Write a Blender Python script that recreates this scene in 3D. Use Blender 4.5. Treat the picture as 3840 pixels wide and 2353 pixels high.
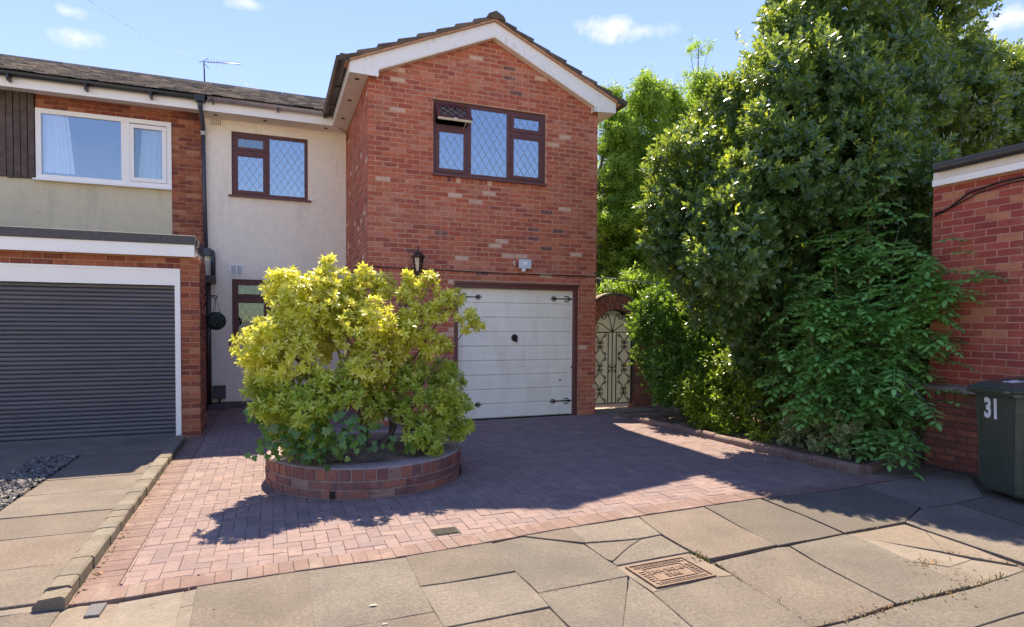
import bpy, math, random
import numpy as np
from mathutils import Vector, Matrix, Euler

for o in list(bpy.data.objects): bpy.data.objects.remove(o)
SC = bpy.context.scene
COL = SC.collection
rnd = random.Random(7)
NR = np.random.RandomState(11)
rad = math.radians

# ------------------------------------------------------------------ camera
YAW, PITCH, ROLL, CAMZ = rad(21.6), rad(-1.6), rad(0.344), 1.56
cam_d = bpy.data.cameras.new('camera'); cam = bpy.data.objects.new('camera', cam_d); COL.objects.link(cam)
def cam_axes():
    f = Vector((math.sin(YAW), math.cos(YAW), 0)); r = Vector((math.cos(YAW), -math.sin(YAW), 0)); u = Vector((0, 0, 1))
    f2 = f*math.cos(PITCH)+u*math.sin(PITCH); u2 = u*math.cos(PITCH)-f*math.sin(PITCH)
    return r*math.cos(ROLL)+u2*math.sin(ROLL), u2*math.cos(ROLL)-r*math.sin(ROLL), f2
cR, cU, cF = cam_axes()
M3 = Matrix((cR, cU, -cF)).transposed()
cam.matrix_world = Matrix.Translation((0, 0, CAMZ)) @ M3.to_4x4()
cam_d.sensor_width = 36; cam_d.sensor_fit = 'HORIZONTAL'
cam_d.lens = 2273/3840*36
cam_d.shift_y = (1278-1176.5)/3840
cam_d.clip_start = 0.05; cam_d.clip_end = 3000
SC.camera = cam
def proj(p):                                   # image position (0..1, 0..1) and distance, used to rank pieces by size
    v = Vector(p)-Vector((0, 0, CAMZ)); z = v.dot(cF)
    if z < .1: return (9, 9, 99)
    return ((1920+2273*v.dot(cR)/z)/3840, (1278-2273*v.dot(cU)/z)/2353, z)

# ------------------------------------------------------------------ sky, sun, exposure
SUN_AZ, SUN_EL = rad(12.1), rad(54.4)          # azimuth from +Y towards +X
W = bpy.data.worlds.new('World'); SC.world = W; W.use_nodes = True
def world():
    nt = W.node_tree; nt.nodes.clear(); N = nt.nodes.new; lk = nt.links.new
    sky = N('ShaderNodeTexSky'); sky.sky_type = 'NISHITA'; sky.sun_disc = False
    sky.sun_elevation = SUN_EL; sky.sun_rotation = SUN_AZ
    sky.altitude = 0; sky.air_density = 1.0; sky.dust_density = 0.0; sky.ozone_density = 3.0
    tc = N('ShaderNodeTexCoord')
    noi = N('ShaderNodeTexNoise'); noi.inputs['Scale'].default_value = 24; noi.inputs['Detail'].default_value = 8
    noi.inputs['Roughness'].default_value = .62
    lk(tc.outputs['Generated'], noi.inputs['Vector'])
    def mth(op, a, b=None, clamp=False):
        n = N('ShaderNodeMath'); n.operation = op; n.use_clamp = clamp
        for i, v in enumerate((a, b)):
            if v is None: continue
            if isinstance(v, (int, float)): n.inputs[i].default_value = v
            else: lk(v, n.inputs[i])
        return n.outputs[0]
    def dot(vec):
        n = N('ShaderNodeVectorMath'); n.operation = 'DOT_PRODUCT'; lk(tc.outputs['Generated'], n.inputs[0])
        n.inputs[1].default_value = vec; return n.outputs['Value']
    total = None
    # small fair-weather puffs: a point on each, its half width, half height (radians) and density
    for (P, a, b, dens) in (((5.357, 9, 6.541), .050, .020, .62), ((5.931, 9, 6.597), .055, .013, .4), ((-2.214, 9, 5.049), .028, .014, .45),
                            ((-2.296, 9, 5.35), .022, .010, .4), ((-0.274, 9, 5.844), .030, .009, .35), ((16.048, 9, 8.74), .045, .014, .65)):
        c = (Vector(P)-Vector((0, 0, CAMZ))).normalized(); t = Vector((c.y, -c.x, 0)).normalized(); u = t.cross(c)
        du = mth('DIVIDE', dot(t), a); dv = mth('DIVIDE', mth('SUBTRACT', dot(u), 0.0), b)
        r2 = mth('ADD', mth('MULTIPLY', du, du), mth('MULTIPLY', dv, dv))
        front = mth('GREATER_THAN', dot(c), .5)
        m = mth('SUBTRACT', 1.0, mth('SQRT', r2))
        m = mth('ADD', m, mth('MULTIPLY', mth('SUBTRACT', noi.outputs['Fac'], .5), 2.6))
        m = mth('MULTIPLY', mth('MULTIPLY', m, 1.0, True), front)
        m = mth('MULTIPLY', m, dens)
        total = m if total is None else mth('MAXIMUM', total, m)
    mix = N('ShaderNodeMix'); mix.data_type = 'RGBA'
    gm = N('ShaderNodeGamma'); gm.inputs['Gamma'].default_value = .40; lk(sky.outputs['Color'], gm.inputs['Color'])      # an evenly bright summer sky
    hs = N('ShaderNodeHueSaturation'); hs.inputs['Hue'].default_value = .531; hs.inputs['Saturation'].default_value = 2.05; hs.inputs['Value'].default_value = 1.0; lk(gm.outputs[0], hs.inputs['Color'])
    lk(total, mix.inputs['Factor']); lk(hs.outputs[0], mix.inputs['A']); mix.inputs['B'].default_value = (1.75, 1.76, 1.8, 1)
    bg = N('ShaderNodeBackground'); bg.inputs['Strength'].default_value = 0.15
    out = N('ShaderNodeOutputWorld')
    lk(mix.outputs['Result'], bg.inputs['Color']); lk(bg.outputs[0], out.inputs['Surface'])
world()
sun_d = bpy.data.lights.new('sun', 'SUN'); sun_d.energy = 2.0; sun_d.angle = rad(.55); sun_d.color = (1, .95, .88)
sun = bpy.data.objects.new('sun', sun_d); COL.objects.link(sun)
sdir = Vector((math.sin(SUN_AZ)*math.cos(SUN_EL), math.cos(SUN_AZ)*math.cos(SUN_EL), math.sin(SUN_EL)))
sun.rotation_euler = sdir.to_track_quat('Z', 'Y').to_euler(); sun.location = (8, 30, 45)
SC.view_settings.view_transform = 'Standard'; SC.view_settings.look = 'None'
SC.view_settings.exposure = 2.5; SC.view_settings.gamma = 1.0; SC.view_settings.use_curve_mapping = False
try:                                             # camera white balance set for open shade
    SC.view_settings.use_white_balance = True; SC.view_settings.white_balance_temperature = 8000; SC.view_settings.white_balance_tint = 10
except Exception: pass
SC.render.engine = 'CYCLES'
try:
    SC.cycles.max_bounces = 8; SC.cycles.transparent_max_bounces = 12
except Exception: pass

# ------------------------------------------------------------------ materials
def mat_new(name):
    m = bpy.data.materials.new(name); m.use_nodes = True; nt = m.node_tree; nt.nodes.clear()
    out = nt.nodes.new('ShaderNodeOutputMaterial'); b = nt.nodes.new('ShaderNodeBsdfPrincipled')
    nt.links.new(b.outputs[0], out.inputs['Surface'])
    return m, nt, b, out
def ramp(nt, src, stops, const=False):
    n = nt.nodes.new('ShaderNodeValToRGB'); n.color_ramp.interpolation = 'CONSTANT' if const else 'LINEAR'
    e = n.color_ramp.elements
    while len(e) < len(stops): e.new(1)
    for i, (p, c) in enumerate(stops):
        e[i].position = p; e[i].color = (*c, 1) if len(c) == 3 else c
    nt.links.new(src, n.inputs['Fac']); return n.outputs['Color']
def noise(nt, scale, detail=4, rough=.55, stretch=None, coord='pos'):
    n = nt.nodes.new('ShaderNodeTexNoise'); n.inputs['Scale'].default_value = scale; n.inputs['Detail'].default_value = detail
    n.inputs['Roughness'].default_value = rough
    g = nt.nodes.new('ShaderNodeNewGeometry'); src = g.outputs['Position']
    if stretch:
        mp = nt.nodes.new('ShaderNodeMapping'); mp.inputs['Scale'].default_value = stretch; nt.links.new(src, mp.inputs['Vector']); src = mp.outputs[0]
    nt.links.new(src, n.inputs['Vector']); return n.outputs['Fac']
def math_n(nt, op, a, b=None, clamp=False):
    n = nt.nodes.new('ShaderNodeMath'); n.operation = op; n.use_clamp = clamp
    for i, v in enumerate((a, b)):
        if v is None: continue
        if isinstance(v, (int, float)): n.inputs[i].default_value = v
        else: nt.links.new(v, n.inputs[i])
    return n.outputs[0]
def piece_random(nt):                           # one random number per brick / paver / leaf, whether loose or joined
    oi = nt.nodes.new('ShaderNodeObjectInfo'); g = nt.nodes.new('ShaderNodeNewGeometry')
    return math_n(nt, 'FRACT', math_n(nt, 'ADD', oi.outputs['Random'], g.outputs['Random Per Island']))
def mixc(nt, fac, a, b, mode='MIX'):
    n = nt.nodes.new('ShaderNodeMix'); n.data_type = 'RGBA'; n.blend_type = mode
    for s, v in (('Factor', fac), ('A', a), ('B', b)):
        if isinstance(v, (int, float)): n.inputs[s].default_value = v
        elif isinstance(v, tuple): n.inputs[s].default_value = (*v, 1)
        else: nt.links.new(v, n.inputs[s])
    return n.outputs['Result']
def bump(nt, b, h, strength=.3, dist=.004):
    n = nt.nodes.new('ShaderNodeBump'); n.inputs['Strength'].default_value = strength; n.inputs['Distance'].default_value = dist
    nt.links.new(h, n.inputs['Height']); nt.links.new(n.outputs[0], b.inputs['Normal'])
def plain(name, col, rough=.5, var=.12, scale=6, metal=0, bmp=.15, spec=.5, fine=60):
    m, nt, b, out = mat_new(name)
    n1 = noise(nt, scale, 5); n2 = noise(nt, fine, 4)
    f = math_n(nt, 'ADD', math_n(nt, 'MULTIPLY', n1, .65), math_n(nt, 'MULTIPLY', n2, .35))
    lo = tuple(c*(1-var*1.6) for c in col); hi = tuple(min(1, c*(1+var*1.6)) for c in col)
    nt.links.new(ramp(nt, f, [(.28, lo), (.72, hi)]), b.inputs['Base Color'])
    b.inputs['Roughness'].default_value = rough; b.inputs['Metallic'].default_value = metal; b.inputs['Specular IOR Level'].default_value = spec
    if bmp: bump(nt, b, n2, bmp, .003)
    return m
def brick_mat(name, stops, pale=(.5, .33, .25), pale_amt=.5, scale=11, soot=(.1, .05, .045), soot_amt=.25, rough=.85):
    m, nt, b, out = mat_new(name)
    r = piece_random(nt)
    c = ramp(nt, r, stops, True)
    n1 = noise(nt, scale, 3, .5); n2 = noise(nt, 48, 5, .6); n3 = noise(nt, 3.1, 4, .6); n4 = noise(nt, scale*.8+3, 2, .5, (1, 1, 2.3))
    c = mixc(nt, math_n(nt, 'MULTIPLY', ramp(nt, n1, [(.56, (0, 0, 0)), (.70, (1, 1, 1))]), pale_amt), c, pale)
    c = mixc(nt, math_n(nt, 'MULTIPLY', ramp(nt, n4, [(.58, (0, 0, 0)), (.70, (1, 1, 1))]), soot_amt), c, soot)
    c = mixc(nt, math_n(nt, 'MULTIPLY', ramp(nt, n3, [(.45, (0, 0, 0)), (.8, (1, 1, 1))]), soot_amt), c, soot)
    n5 = noise(nt, 2.2, 5, .65, (1, 1, .18)); n6 = noise(nt, 1.4, 4, .6)
    c = mixc(nt, math_n(nt, 'MULTIPLY', ramp(nt, n5, [(.50, (0, 0, 0)), (.72, (1, 1, 1))]), .28), c, soot)                 # rain streaks
    c = mixc(nt, math_n(nt, 'MULTIPLY', ramp(nt, n6, [(.52, (0, 0, 0)), (.75, (1, 1, 1))]), .22), c, pale)                 # salts and lime bloom
    c = mixc(nt, .35, c, ramp(nt, n2, [(.3, (.35, .35, .35)), (.7, (1, 1, 1))]), 'MULTIPLY')
    nt.links.new(c, b.inputs['Base Color']); b.inputs['Roughness'].default_value = rough; b.inputs['Specular IOR Level'].default_value = .25
    bump(nt, b, n2, .5, .004)
    return m
def leaf_mat(name, stops, trans, tmul=.4, rough=.4, spec=.5, clump=1.3, deep=.5):
    m, nt, b, out = mat_new(name)
    r = piece_random(nt); c = ramp(nt, r, stops)
    n = noise(nt, clump, 3)
    c = mixc(nt, .55, c, ramp(nt, n, [(.33, (deep, deep+.05, deep)), (.66, (1.0, 1.0, 1.0))]), 'MULTIPLY')
    nt.links.new(c, b.inputs['Base Color']); b.inputs['Roughness'].default_value = rough; b.inputs['Specular IOR Level'].default_value = spec
    t = nt.nodes.new('ShaderNodeBsdfTranslucent'); nt.links.new(mixc(nt, .75, c, trans), t.inputs['Color'])
    mx = nt.nodes.new('ShaderNodeMixShader'); mx.inputs[0].default_value = tmul
    nt.links.new(b.outputs[0], mx.inputs[1]); nt.links.new(t.outputs[0], mx.inputs[2]); nt.links.new(mx.outputs[0], out.inputs['Surface'])
    return m
def glass_mat(name, refl=.5, tint=(.86, .93, 1), see=(.8, .85, .9)):
    m, nt, b, out = mat_new(name)
    g = nt.nodes.new('ShaderNodeBsdfGlossy'); g.inputs['Roughness'].default_value = .015; g.inputs['Color'].default_value = (*tint, 1)
    n = noise(nt, 3.0, 1); bp = nt.nodes.new('ShaderNodeBump'); bp.inputs['Strength'].default_value = .04; bp.inputs['Distance'].default_value = .02
    nt.links.new(n, bp.inputs['Height']); nt.links.new(bp.outputs[0], g.inputs['Normal'])
    t = nt.nodes.new('ShaderNodeBsdfTransparent'); t.inputs['Color'].default_value = (*see, 1)
    mx = nt.nodes.new('ShaderNodeMixShader'); mx.inputs[0].default_value = refl
    nt.links.new(t.outputs[0], mx.inputs[1]); nt.links.new(g.outputs[0], mx.inputs[2]); nt.links.new(mx.outputs[0], out.inputs['Surface'])
    return m

M = {}
M['brick'] = brick_mat('red_multi_brick', [(0, (0.509, 0.124, 0.070)), (.16, (0.561, 0.145, 0.082)), (.34, (0.459, 0.108, 0.070)), (.5, (0.611, 0.172, 0.092)), (.66, (0.529, 0.150, 0.092)),
    (.78, (0.407, 0.097, 0.070)), (.86, (0.630, 0.225, 0.140)), (.925, (0.755, 0.493, 0.361)), (.95, (0.570, 0.204, 0.140)), (.98, (0.223, 0.097, 0.087))], (.78, .46, .31), .42, 15, (.26, .08, .06), .3)
M['mortar'] = plain('sandy_mortar', (.52, .27, .17), .95, .15, 12)
M['brick_n'] = brick_mat('brown_brick', [(0, (0.355, 0.092, 0.049)), (.2, (0.443, 0.126, 0.065)), (.4, (0.296, 0.074, 0.049)), (.58, (0.488, 0.149, 0.075)), (.75, (0.252, 0.063, 0.049)), (.88, (0.547, 0.218, 0.119))],
    (.42, .24, .14), .35, 9, (.09, .045, .04), .4)
M['mortar_n'] = plain('brown_mortar', (.46, .225, .12), .95, .15, 12)
M['brick_r'] = brick_mat('crimson_brick', [(0, (0.407, 0.081, 0.057)), (.3, (0.465, 0.098, 0.069)), (.55, (0.361, 0.070, 0.055)), (.78, (0.499, 0.124, 0.081)), (.92, (0.604, 0.237, 0.126))],
    (.5, .25, .15), .2, 7, (.12, .04, .04), .3)
M['mortar_r'] = plain('pink_mortar', (.47, .215, .15), .95, .12, 14)
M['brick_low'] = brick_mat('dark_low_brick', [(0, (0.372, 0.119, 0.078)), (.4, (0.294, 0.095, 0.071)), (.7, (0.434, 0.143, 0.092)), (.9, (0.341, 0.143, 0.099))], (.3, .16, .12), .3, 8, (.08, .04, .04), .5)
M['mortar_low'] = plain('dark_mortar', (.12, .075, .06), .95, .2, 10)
M['brick_p'] = brick_mat('planter_brick', [(0, (0.282, 0.112, 0.086)), (.3, (0.229, 0.089, 0.077)), (.55, (0.336, 0.133, 0.092)), (.8, (0.195, 0.089, 0.086)), (.93, (0.326, 0.195, 0.155))], (.36, .24, .2), .3, 10, (.07, .04, .045), .5)
M['mortar_p'] = plain('planter_mortar', (.27, .20, .18), .95, .2, 10)
M['paver'] = brick_mat('block_paver', [(0, (0.237, 0.162, 0.150)), (.25, (0.256, 0.179, 0.163)), (.45, (0.219, 0.152, 0.142)), (.62, (0.265, 0.181, 0.161)), (.8, (0.231, 0.167, 0.158)), (.93, (0.208, 0.147, 0.142))],
    (.40, .29, .245), .35, 5, (.17, .115, .10), .35, .8)
M['paver_red'] = brick_mat('red_block_paver', [(0, (0.202, 0.129, 0.109)), (.35, (0.219, 0.144, 0.119)), (.65, (0.186, 0.121, 0.102)), (.85, (0.215, 0.159, 0.133))], (.45, .29, .23), .35, 7, (.16, .09, .08), .4, .8)
M['sand'] = plain('joint_sand', (.19, .135, .10), .95, .3, 8)
def slab_mat(name, col, speck=.35, rough=.9):
    m, nt, b, out = mat_new(name)
    r = piece_random(nt)
    base = ramp(nt, r, [(0, tuple(c*.80 for c in col)), (.35, (col[0]*1.06, col[1]*1.0, col[2]*.96)), (.65, (col[0]*.93, col[1]*.95, col[2]*.95)), (1, tuple(min(1, c*1.14) for c in col))])
    n1 = noise(nt, 2.4, 5, .6); n2 = noise(nt, 42, 6, .75); n3 = noise(nt, 150, 3, .6)
    c = mixc(nt, .8, base, ramp(nt, n1, [(.3, (.74, .72, .70)), (.68, (1.08, 1.06, 1.02))]), 'MULTIPLY')
    c = mixc(nt, speck, c, ramp(nt, n2, [(.38, (.55, .52, .48)), (.62, (1.1, 1.08, 1.05))]), 'MULTIPLY')
    c = mixc(nt, speck, c, ramp(nt, n3, [(.4, (.6, .57, .53)), (.6, (1.1, 1.1, 1.1))]), 'MULTIPLY')
    nt.links.new(c, b.inputs['Base Color']); b.inputs['Roughness'].default_value = rough; b.inputs['Specular IOR Level'].default_value = .3
    n4 = noise(nt, .9, 6, .7); n5 = noise(nt, 7.5, 3, .6)
    c = mixc(nt, math_n(nt, 'MULTIPLY', ramp(nt, n4, [(.48, (0, 0, 0)), (.62, (1, 1, 1))]), .5), c, tuple(k*.5 for k in col))        # old damp and tyre stains
    c = mixc(nt, math_n(nt, 'MULTIPLY', ramp(nt, n5, [(.66, (0, 0, 0)), (.70, (1, 1, 1))]), .5), c, tuple(k*.45 for k in col))
    nt.links.new(c, b.inputs['Base Color'])
    h = math_n(nt, 'ADD', n2, math_n(nt, 'MULTIPLY', n3, .6)); bump(nt, b, h, .8, .005)
    return m
M['slab'] = slab_mat('pavement_slab', (.195, .172, .147), .6)
M['cement'] = slab_mat('cement_patch', (.235, .20, .165), .3)
M['concrete'] = slab_mat('drive_concrete', (.218, .185, .156), .55)
M['kerbstone'] = slab_mat('kerb_block', (.235, .21, .172), .5)
M['dirt'] = plain('joint_dirt', (.10, .075, .055), 1, .5, 9, fine=35)
M['soil'] = plain('bed_soil', (.15, .10, .07), 1, .55, 7, bmp=.9, fine=30)
M['tarmac'] = plain('pale_concrete_ground', (.33, .275, .21), .95, .2, 3)  # off-view ground made pale to bounce warm light onto the house fronts
M['slate'] = brick_mat('slate_chip', [(0, (0.140, 0.130, 0.125)), (.3, (0.225, 0.199, 0.182)), (.6, (0.099, 0.093, 0.094)), (.85, (0.336, 0.279, 0.219))], (.3, .28, .26), .3, 20, (.04, .04, .045), .3, .6)
def render_mat(name, col, stain):
    m, nt, b, out = mat_new(name)
    n1 = noise(nt, 1.3, 5, .6, (1, 1, .45)); n2 = noise(nt, 70, 4, .6); n3 = noise(nt, 9, 5, .7)
    c = mixc(nt, math_n(nt, 'MULTIPLY', ramp(nt, n1, [(.48, (0, 0, 0)), (.75, (1, 1, 1))]), .5), col, stain)
    n4 = noise(nt, 5, 5, .7, (1, 1, .12)); n5 = noise(nt, 26, 3, .5)
    c = mixc(nt, math_n(nt, 'MULTIPLY', ramp(nt, n4, [(.55, (0, 0, 0)), (.75, (1, 1, 1))]), .45), c, tuple(k*.72 for k in stain))
    c = mixc(nt, math_n(nt, 'MULTIPLY', ramp(nt, n5, [(.70, (0, 0, 0)), (.74, (1, 1, 1))]), .5), c, tuple(k*.5 for k in stain))
    c = mixc(nt, .3, c, ramp(nt, n3, [(.3, (.7, .7, .68)), (.6, (1, 1, 1))]), 'MULTIPLY')
    nt.links.new(c, b.inputs['Base Color']); b.inputs['Roughness'].default_value = .92; b.inputs['Specular IOR Level'].default_value = .2
    bump(nt, b, n2, .6, .006); return m
M['render'] = render_mat('cream_render', (.93, .84, .70), (.84, .71, .55))
M['render_n'] = render_mat('beige_render', (.70, .60, .41), (.57, .49, .34))
M['white'] = plain('white_upvc', (.92, .88, .82), .35, .03, 3, bmp=0)
M['white_dirty'] = None
def dirty_white():
    m, nt, b, out = mat_new('weathered_white_board')
    n1 = noise(nt, 16, 6, .75, (1, 1, .35)); n2 = noise(nt, 2.2, 3)
    f = math_n(nt, 'MULTIPLY', ramp(nt, n1, [(.54, (0, 0, 0)), (.66, (1, 1, 1))]), ramp(nt, n2, [(.42, (0, 0, 0)), (.62, (1, 1, 1))]))
    nt.links.new(mixc(nt, math_n(nt, 'MULTIPLY', f, .75), (.86, .84, .80), (.40, .40, .36)), b.inputs['Base Color']); b.inputs['Roughness'].default_value = .45
    return m
M['white_dirty'] = dirty_white()
M['soffit'] = plain('soffit_white', (.80, .70, .60), .6, .06, 5, bmp=.05)
def grimy(name, col, dirt, rough, amt=.5, stretch=(1, 1, .25)):
    m, nt, b, out = mat_new(name)
    n1 = noise(nt, 6, 6, .7, stretch); n2 = noise(nt, 38, 5, .65); n3 = noise(nt, 1.1, 3)
    f = math_n(nt, 'MULTIPLY', ramp(nt, n1, [(.46, (0, 0, 0)), (.72, (1, 1, 1))]), amt)
    c = mixc(nt, f, col, dirt)
    c = mixc(nt, math_n(nt, 'MULTIPLY', ramp(nt, n2, [(.63, (0, 0, 0)), (.74, (1, 1, 1))]), amt*.8), c, dirt)
    c = mixc(nt, .5, c, ramp(nt, n3, [(.3, (.86, .86, .86)), (.7, (1, 1, 1))]), 'MULTIPLY')
    nt.links.new(c, b.inputs['Base Color']); b.inputs['Roughness'].default_value = rough; bump(nt, b, n3, .25, .03); return m
M['garage_white'] = grimy('painted_garage_door', (.95, .89, .76), (.66, .54, .38), .42, .35)
M['shutter'] = grimy('dusty_shutter', (.10, .094, .10), (.16, .148, .145), .4, .6, (.2, 1, 1.5))
M['bin'] = grimy('scuffed_green_plastic', (.048, .062, .046), (.11, .115, .10), .42, .45, (1, 1, .5))
M['mahogany'] = plain('mahogany_upvc', (.105, .028, .026), .5, .25, 14, bmp=.08)
M['mahogany_trim'] = plain('mahogany_trim', (.135, .038, .034), .45, .2, 10, bmp=.08)
M['lead'] = plain('lead_strip', (.26, .28, .31), .45, .1, 20, metal=.5, bmp=0)
M['glass'] = glass_mat('window_glass', .33, (.70, .87, 1))
M['glass_dark'] = glass_mat('ground_floor_glass', .20, (.7, .85, .9))
M['glass_mid'] = glass_mat('picture_window_glass', .24, (.72, .88, 1), (.9, .92, .95))
M['glass_low'] = glass_mat('shaded_window_glass', .07, (.7, .85, .8))  # reflectance lowered and tinted to imitate a dark green reflection
M['glass_lamp'] = glass_mat('lantern_glass', .25, (.9, .9, .9), (.75, .72, .66))
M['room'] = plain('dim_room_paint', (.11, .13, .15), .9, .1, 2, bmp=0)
M['curtain'] = plain('white_curtain', (.92, .91, .88), .9, .05, 5, bmp=0)
M['cladding'] = plain('dark_stained_board', (.095, .062, .05), .7, .35, 10, bmp=.4)
M['felt'] = plain('roof_felt', (.10, .09, .085), .95, .25, 40, bmp=.6)
M['tile'] = brick_mat('weathered_roof_tile', [(0, (0.296, 0.243, 0.184)), (.3, (0.414, 0.320, 0.236)), (.6, (0.227, 0.195, 0.154)), (.85, (0.553, 0.425, 0.300))], (.27, .24, .18), .5, 14, (.03, .027, .025), .4, .95)
M['tile_main'] = brick_mat('interlocking_tile', [(0, (0.158, 0.118, 0.085)), (.4, (0.210, 0.157, 0.111)), (.75, (0.126, 0.098, 0.072))], (.20, .17, .12), .45, 12, (.03, .026, .022), .4, .95)
M['gutter_black'] = plain('black_gutter', (.018, .02, .023), .35, .2, 8, bmp=0)
M['gutter_brown'] = plain('brown_gutter', (.055, .038, .036), .4, .2, 8, bmp=0)
M['gutter_grey'] = plain('grey_gutter', (.30, .25, .25), .45, .15, 8, bmp=0)
M['pipe'] = plain('slate_blue_pipe', (.055, .062, .085), .45, .12, 8, bmp=0)
M['iron'] = plain('wrought_iron', (.022, .016, .014), .5, .3, 20, metal=.3, bmp=.2)
M['lantern'] = plain('bronze_lantern', (.060, .030, .024), .45, .3, 16, metal=.3, bmp=.1)
M['grey_plastic'] = plain('light_grey_casing', (.55, .57, .60), .4, .05, 8, bmp=0)
M['dark_box'] = plain('meter_box_grey', (.085, .08, .085), .5, .1, 8, bmp=0)
M['cable'] = plain('black_cable', (.012, .012, .012), .5, .1, 8, bmp=0)
M['sticker'] = plain('white_sticker', (.78, .78, .78), .5, .06, 20, bmp=0)
M['rust_iron'] = plain('rusty_cast_iron', (.155, .098, .068), .7, .25, 16, metal=.15, bmp=.3)
M['dark_void'] = plain('shadow_gap', (.012, .011, .010), .9, .1, 5, bmp=0)
M['bark'] = plain('grey_brown_bark', (.13, .095, .07), .9, .3, 20, bmp=.6)
M['twig'] = plain('pale_twig', (.22, .17, .10), .8, .25, 20, bmp=.2)
M['alu'] = plain('aerial_alloy', (.20, .20, .20), .4, .1, 8, metal=.7, bmp=0)
def panel_mat():
    m, nt, b, out = mat_new('translucent_gate_panel')
    b.inputs['Base Color'].default_value = (.74, .72, .62, 1); b.inputs['Roughness'].default_value = .45
    t = nt.nodes.new('ShaderNodeBsdfTranslucent'); t.inputs['Color'].default_value = (.74, .74, .62, 1)
    n = noise(nt, 5, 4); nt.links.new(ramp(nt, n, [(.3, (.54, .51, .45)), (.7, (.68, .65, .58))]), b.inputs['Base Color'])
    mx = nt.nodes.new('ShaderNodeMixShader'); mx.inputs[0].default_value = .22
    nt.links.new(b.outputs[0], mx.inputs[1]); nt.links.new(t.outputs[0], mx.inputs[2]); nt.links.new(mx.outputs[0], out.inputs['Surface'])
    return m
M['panel'] = panel_mat()
M['leaf_shrub'] = leaf_mat('golden_shrub_leaf', [(0, (0.470, 0.506, 0.041)), (.35, (0.605, 0.616, 0.066)), (.7, (0.739, 0.715, 0.132)), (.95, (0.896, 0.836, 0.297)), (1, (0.560, 0.308, 0.074))], (.90, .86, .12), .36, .36, .55, 1.6, .7)
M['leaf_shrub_low'] = leaf_mat('green_shrub_leaf', [(0, (0.264, 0.382, 0.040)), (.5, (0.396, 0.488, 0.060)), (.85, (0.528, 0.572, 0.100)), (1, (0.616, 0.604, 0.180))], (.72, .80, .10), .34, .38, .55, 1.6, .65)
M['leaf_tree'] = leaf_mat('evergreen_leaf', [(0, (0.048, 0.114, 0.045)), (.5, (0.070, 0.154, 0.051)), (.85, (0.102, 0.198, 0.062)), (1, (0.169, 0.268, 0.076))], (.46, .60, .06), .34, .28, .8, .9, .6)
M['leaf_young'] = leaf_mat('young_evergreen_leaf', [(0, (.20, .30, .04)), (.5, (.30, .40, .05)), (1, (.42, .48, .08))], (.75, .82, .06), .42, .32, .6, 1.3, .7)  # brighter than the crown, standing in for sunlit clusters as well as new growth
M['leaf_back'] = leaf_mat('feathery_leaf', [(0, (0.128, 0.238, 0.029)), (.5, (0.201, 0.351, 0.039)), (1, (0.310, 0.462, 0.059))], (.42, .62, .07), .5, .5, .4, .8)
M['leaf_privet'] = leaf_mat('privet_leaf', [(0, (0.051, 0.130, 0.030)), (.5, (0.079, 0.191, 0.034)), (.9, (0.122, 0.275, 0.041)), (1, (0.215, 0.397, 0.057))], (.36, .58, .05), .34, .35, .55, 1.6)
M['leaf_lime'] = leaf_mat('lime_leaf', [(0, (0.128, 0.211, 0.022)), (.5, (0.193, 0.293, 0.026)), (1, (0.295, 0.386, 0.044))], (.42, .58, .05), .4, .4, .4, 2)
M['leaf_ash'] = leaf_mat('sapling_leaflet', [(0, (0.127, 0.334, 0.086)), (.5, (0.199, 0.479, 0.121)), (1, (0.311, 0.665, 0.172))], (.3, .52, .12), .32, .36, .5, 1.5)
M['leaf_ivy'] = leaf_mat('ivy_leaf', [(0, (0.053, 0.121, 0.018)), (.5, (0.083, 0.181, 0.025)), (1, (0.135, 0.253, 0.036))], (.2, .45, .1), .25, .28, .6, 2)
M['leaf_weed'] = leaf_mat('joint_weed', [(0, (.16, .15, .05)), (.5, (.13, .18, .05)), (1, (.28, .22, .09))], (.3, .35, .08), .3, .6, .3, 6)
M['smear'] = plain('pale_smear', (.33, .29, .235), .9, .25, 40)
M['leaf_dark'] = leaf_mat('ball_leaf', [(0, (.015, .035, .03)), (1, (.03, .06, .045))], (.05, .1, .05), .1, .5, .4, 3)
M['leaf_dry'] = leaf_mat('dry_leaf', [(0, (.10, .05, .025)), (.4, (.19, .11, .05)), (.75, (.30, .20, .10)), (1, (.36, .15, .07))], (.3, .2, .1), .15, .7, .3, 4)
def variegated():
    m = leaf_mat('variegated_leaf', [(0, (.08, .16, .05)), (1, (.13, .22, .06))], (.4, .5, .1), .3, .38, .5, 2)
    nt = m.node_tree
    b = [n for n in nt.nodes if n.type == 'BSDF_PRINCIPLED'][0]
    a = nt.nodes.new('ShaderNodeAttribute'); a.attribute_name = 'edge'
    old = b.inputs['Base Color'].links[0].from_socket
    f = ramp(nt, a.outputs['Fac'], [(.45, (0, 0, 0)), (.6, (1, 1, 1))])
    nt.links.new(mixc(nt, f, old, (.60, .58, .30)), b.inputs['Base Color']); return m
M['leaf_var'] = variegated()

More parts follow.
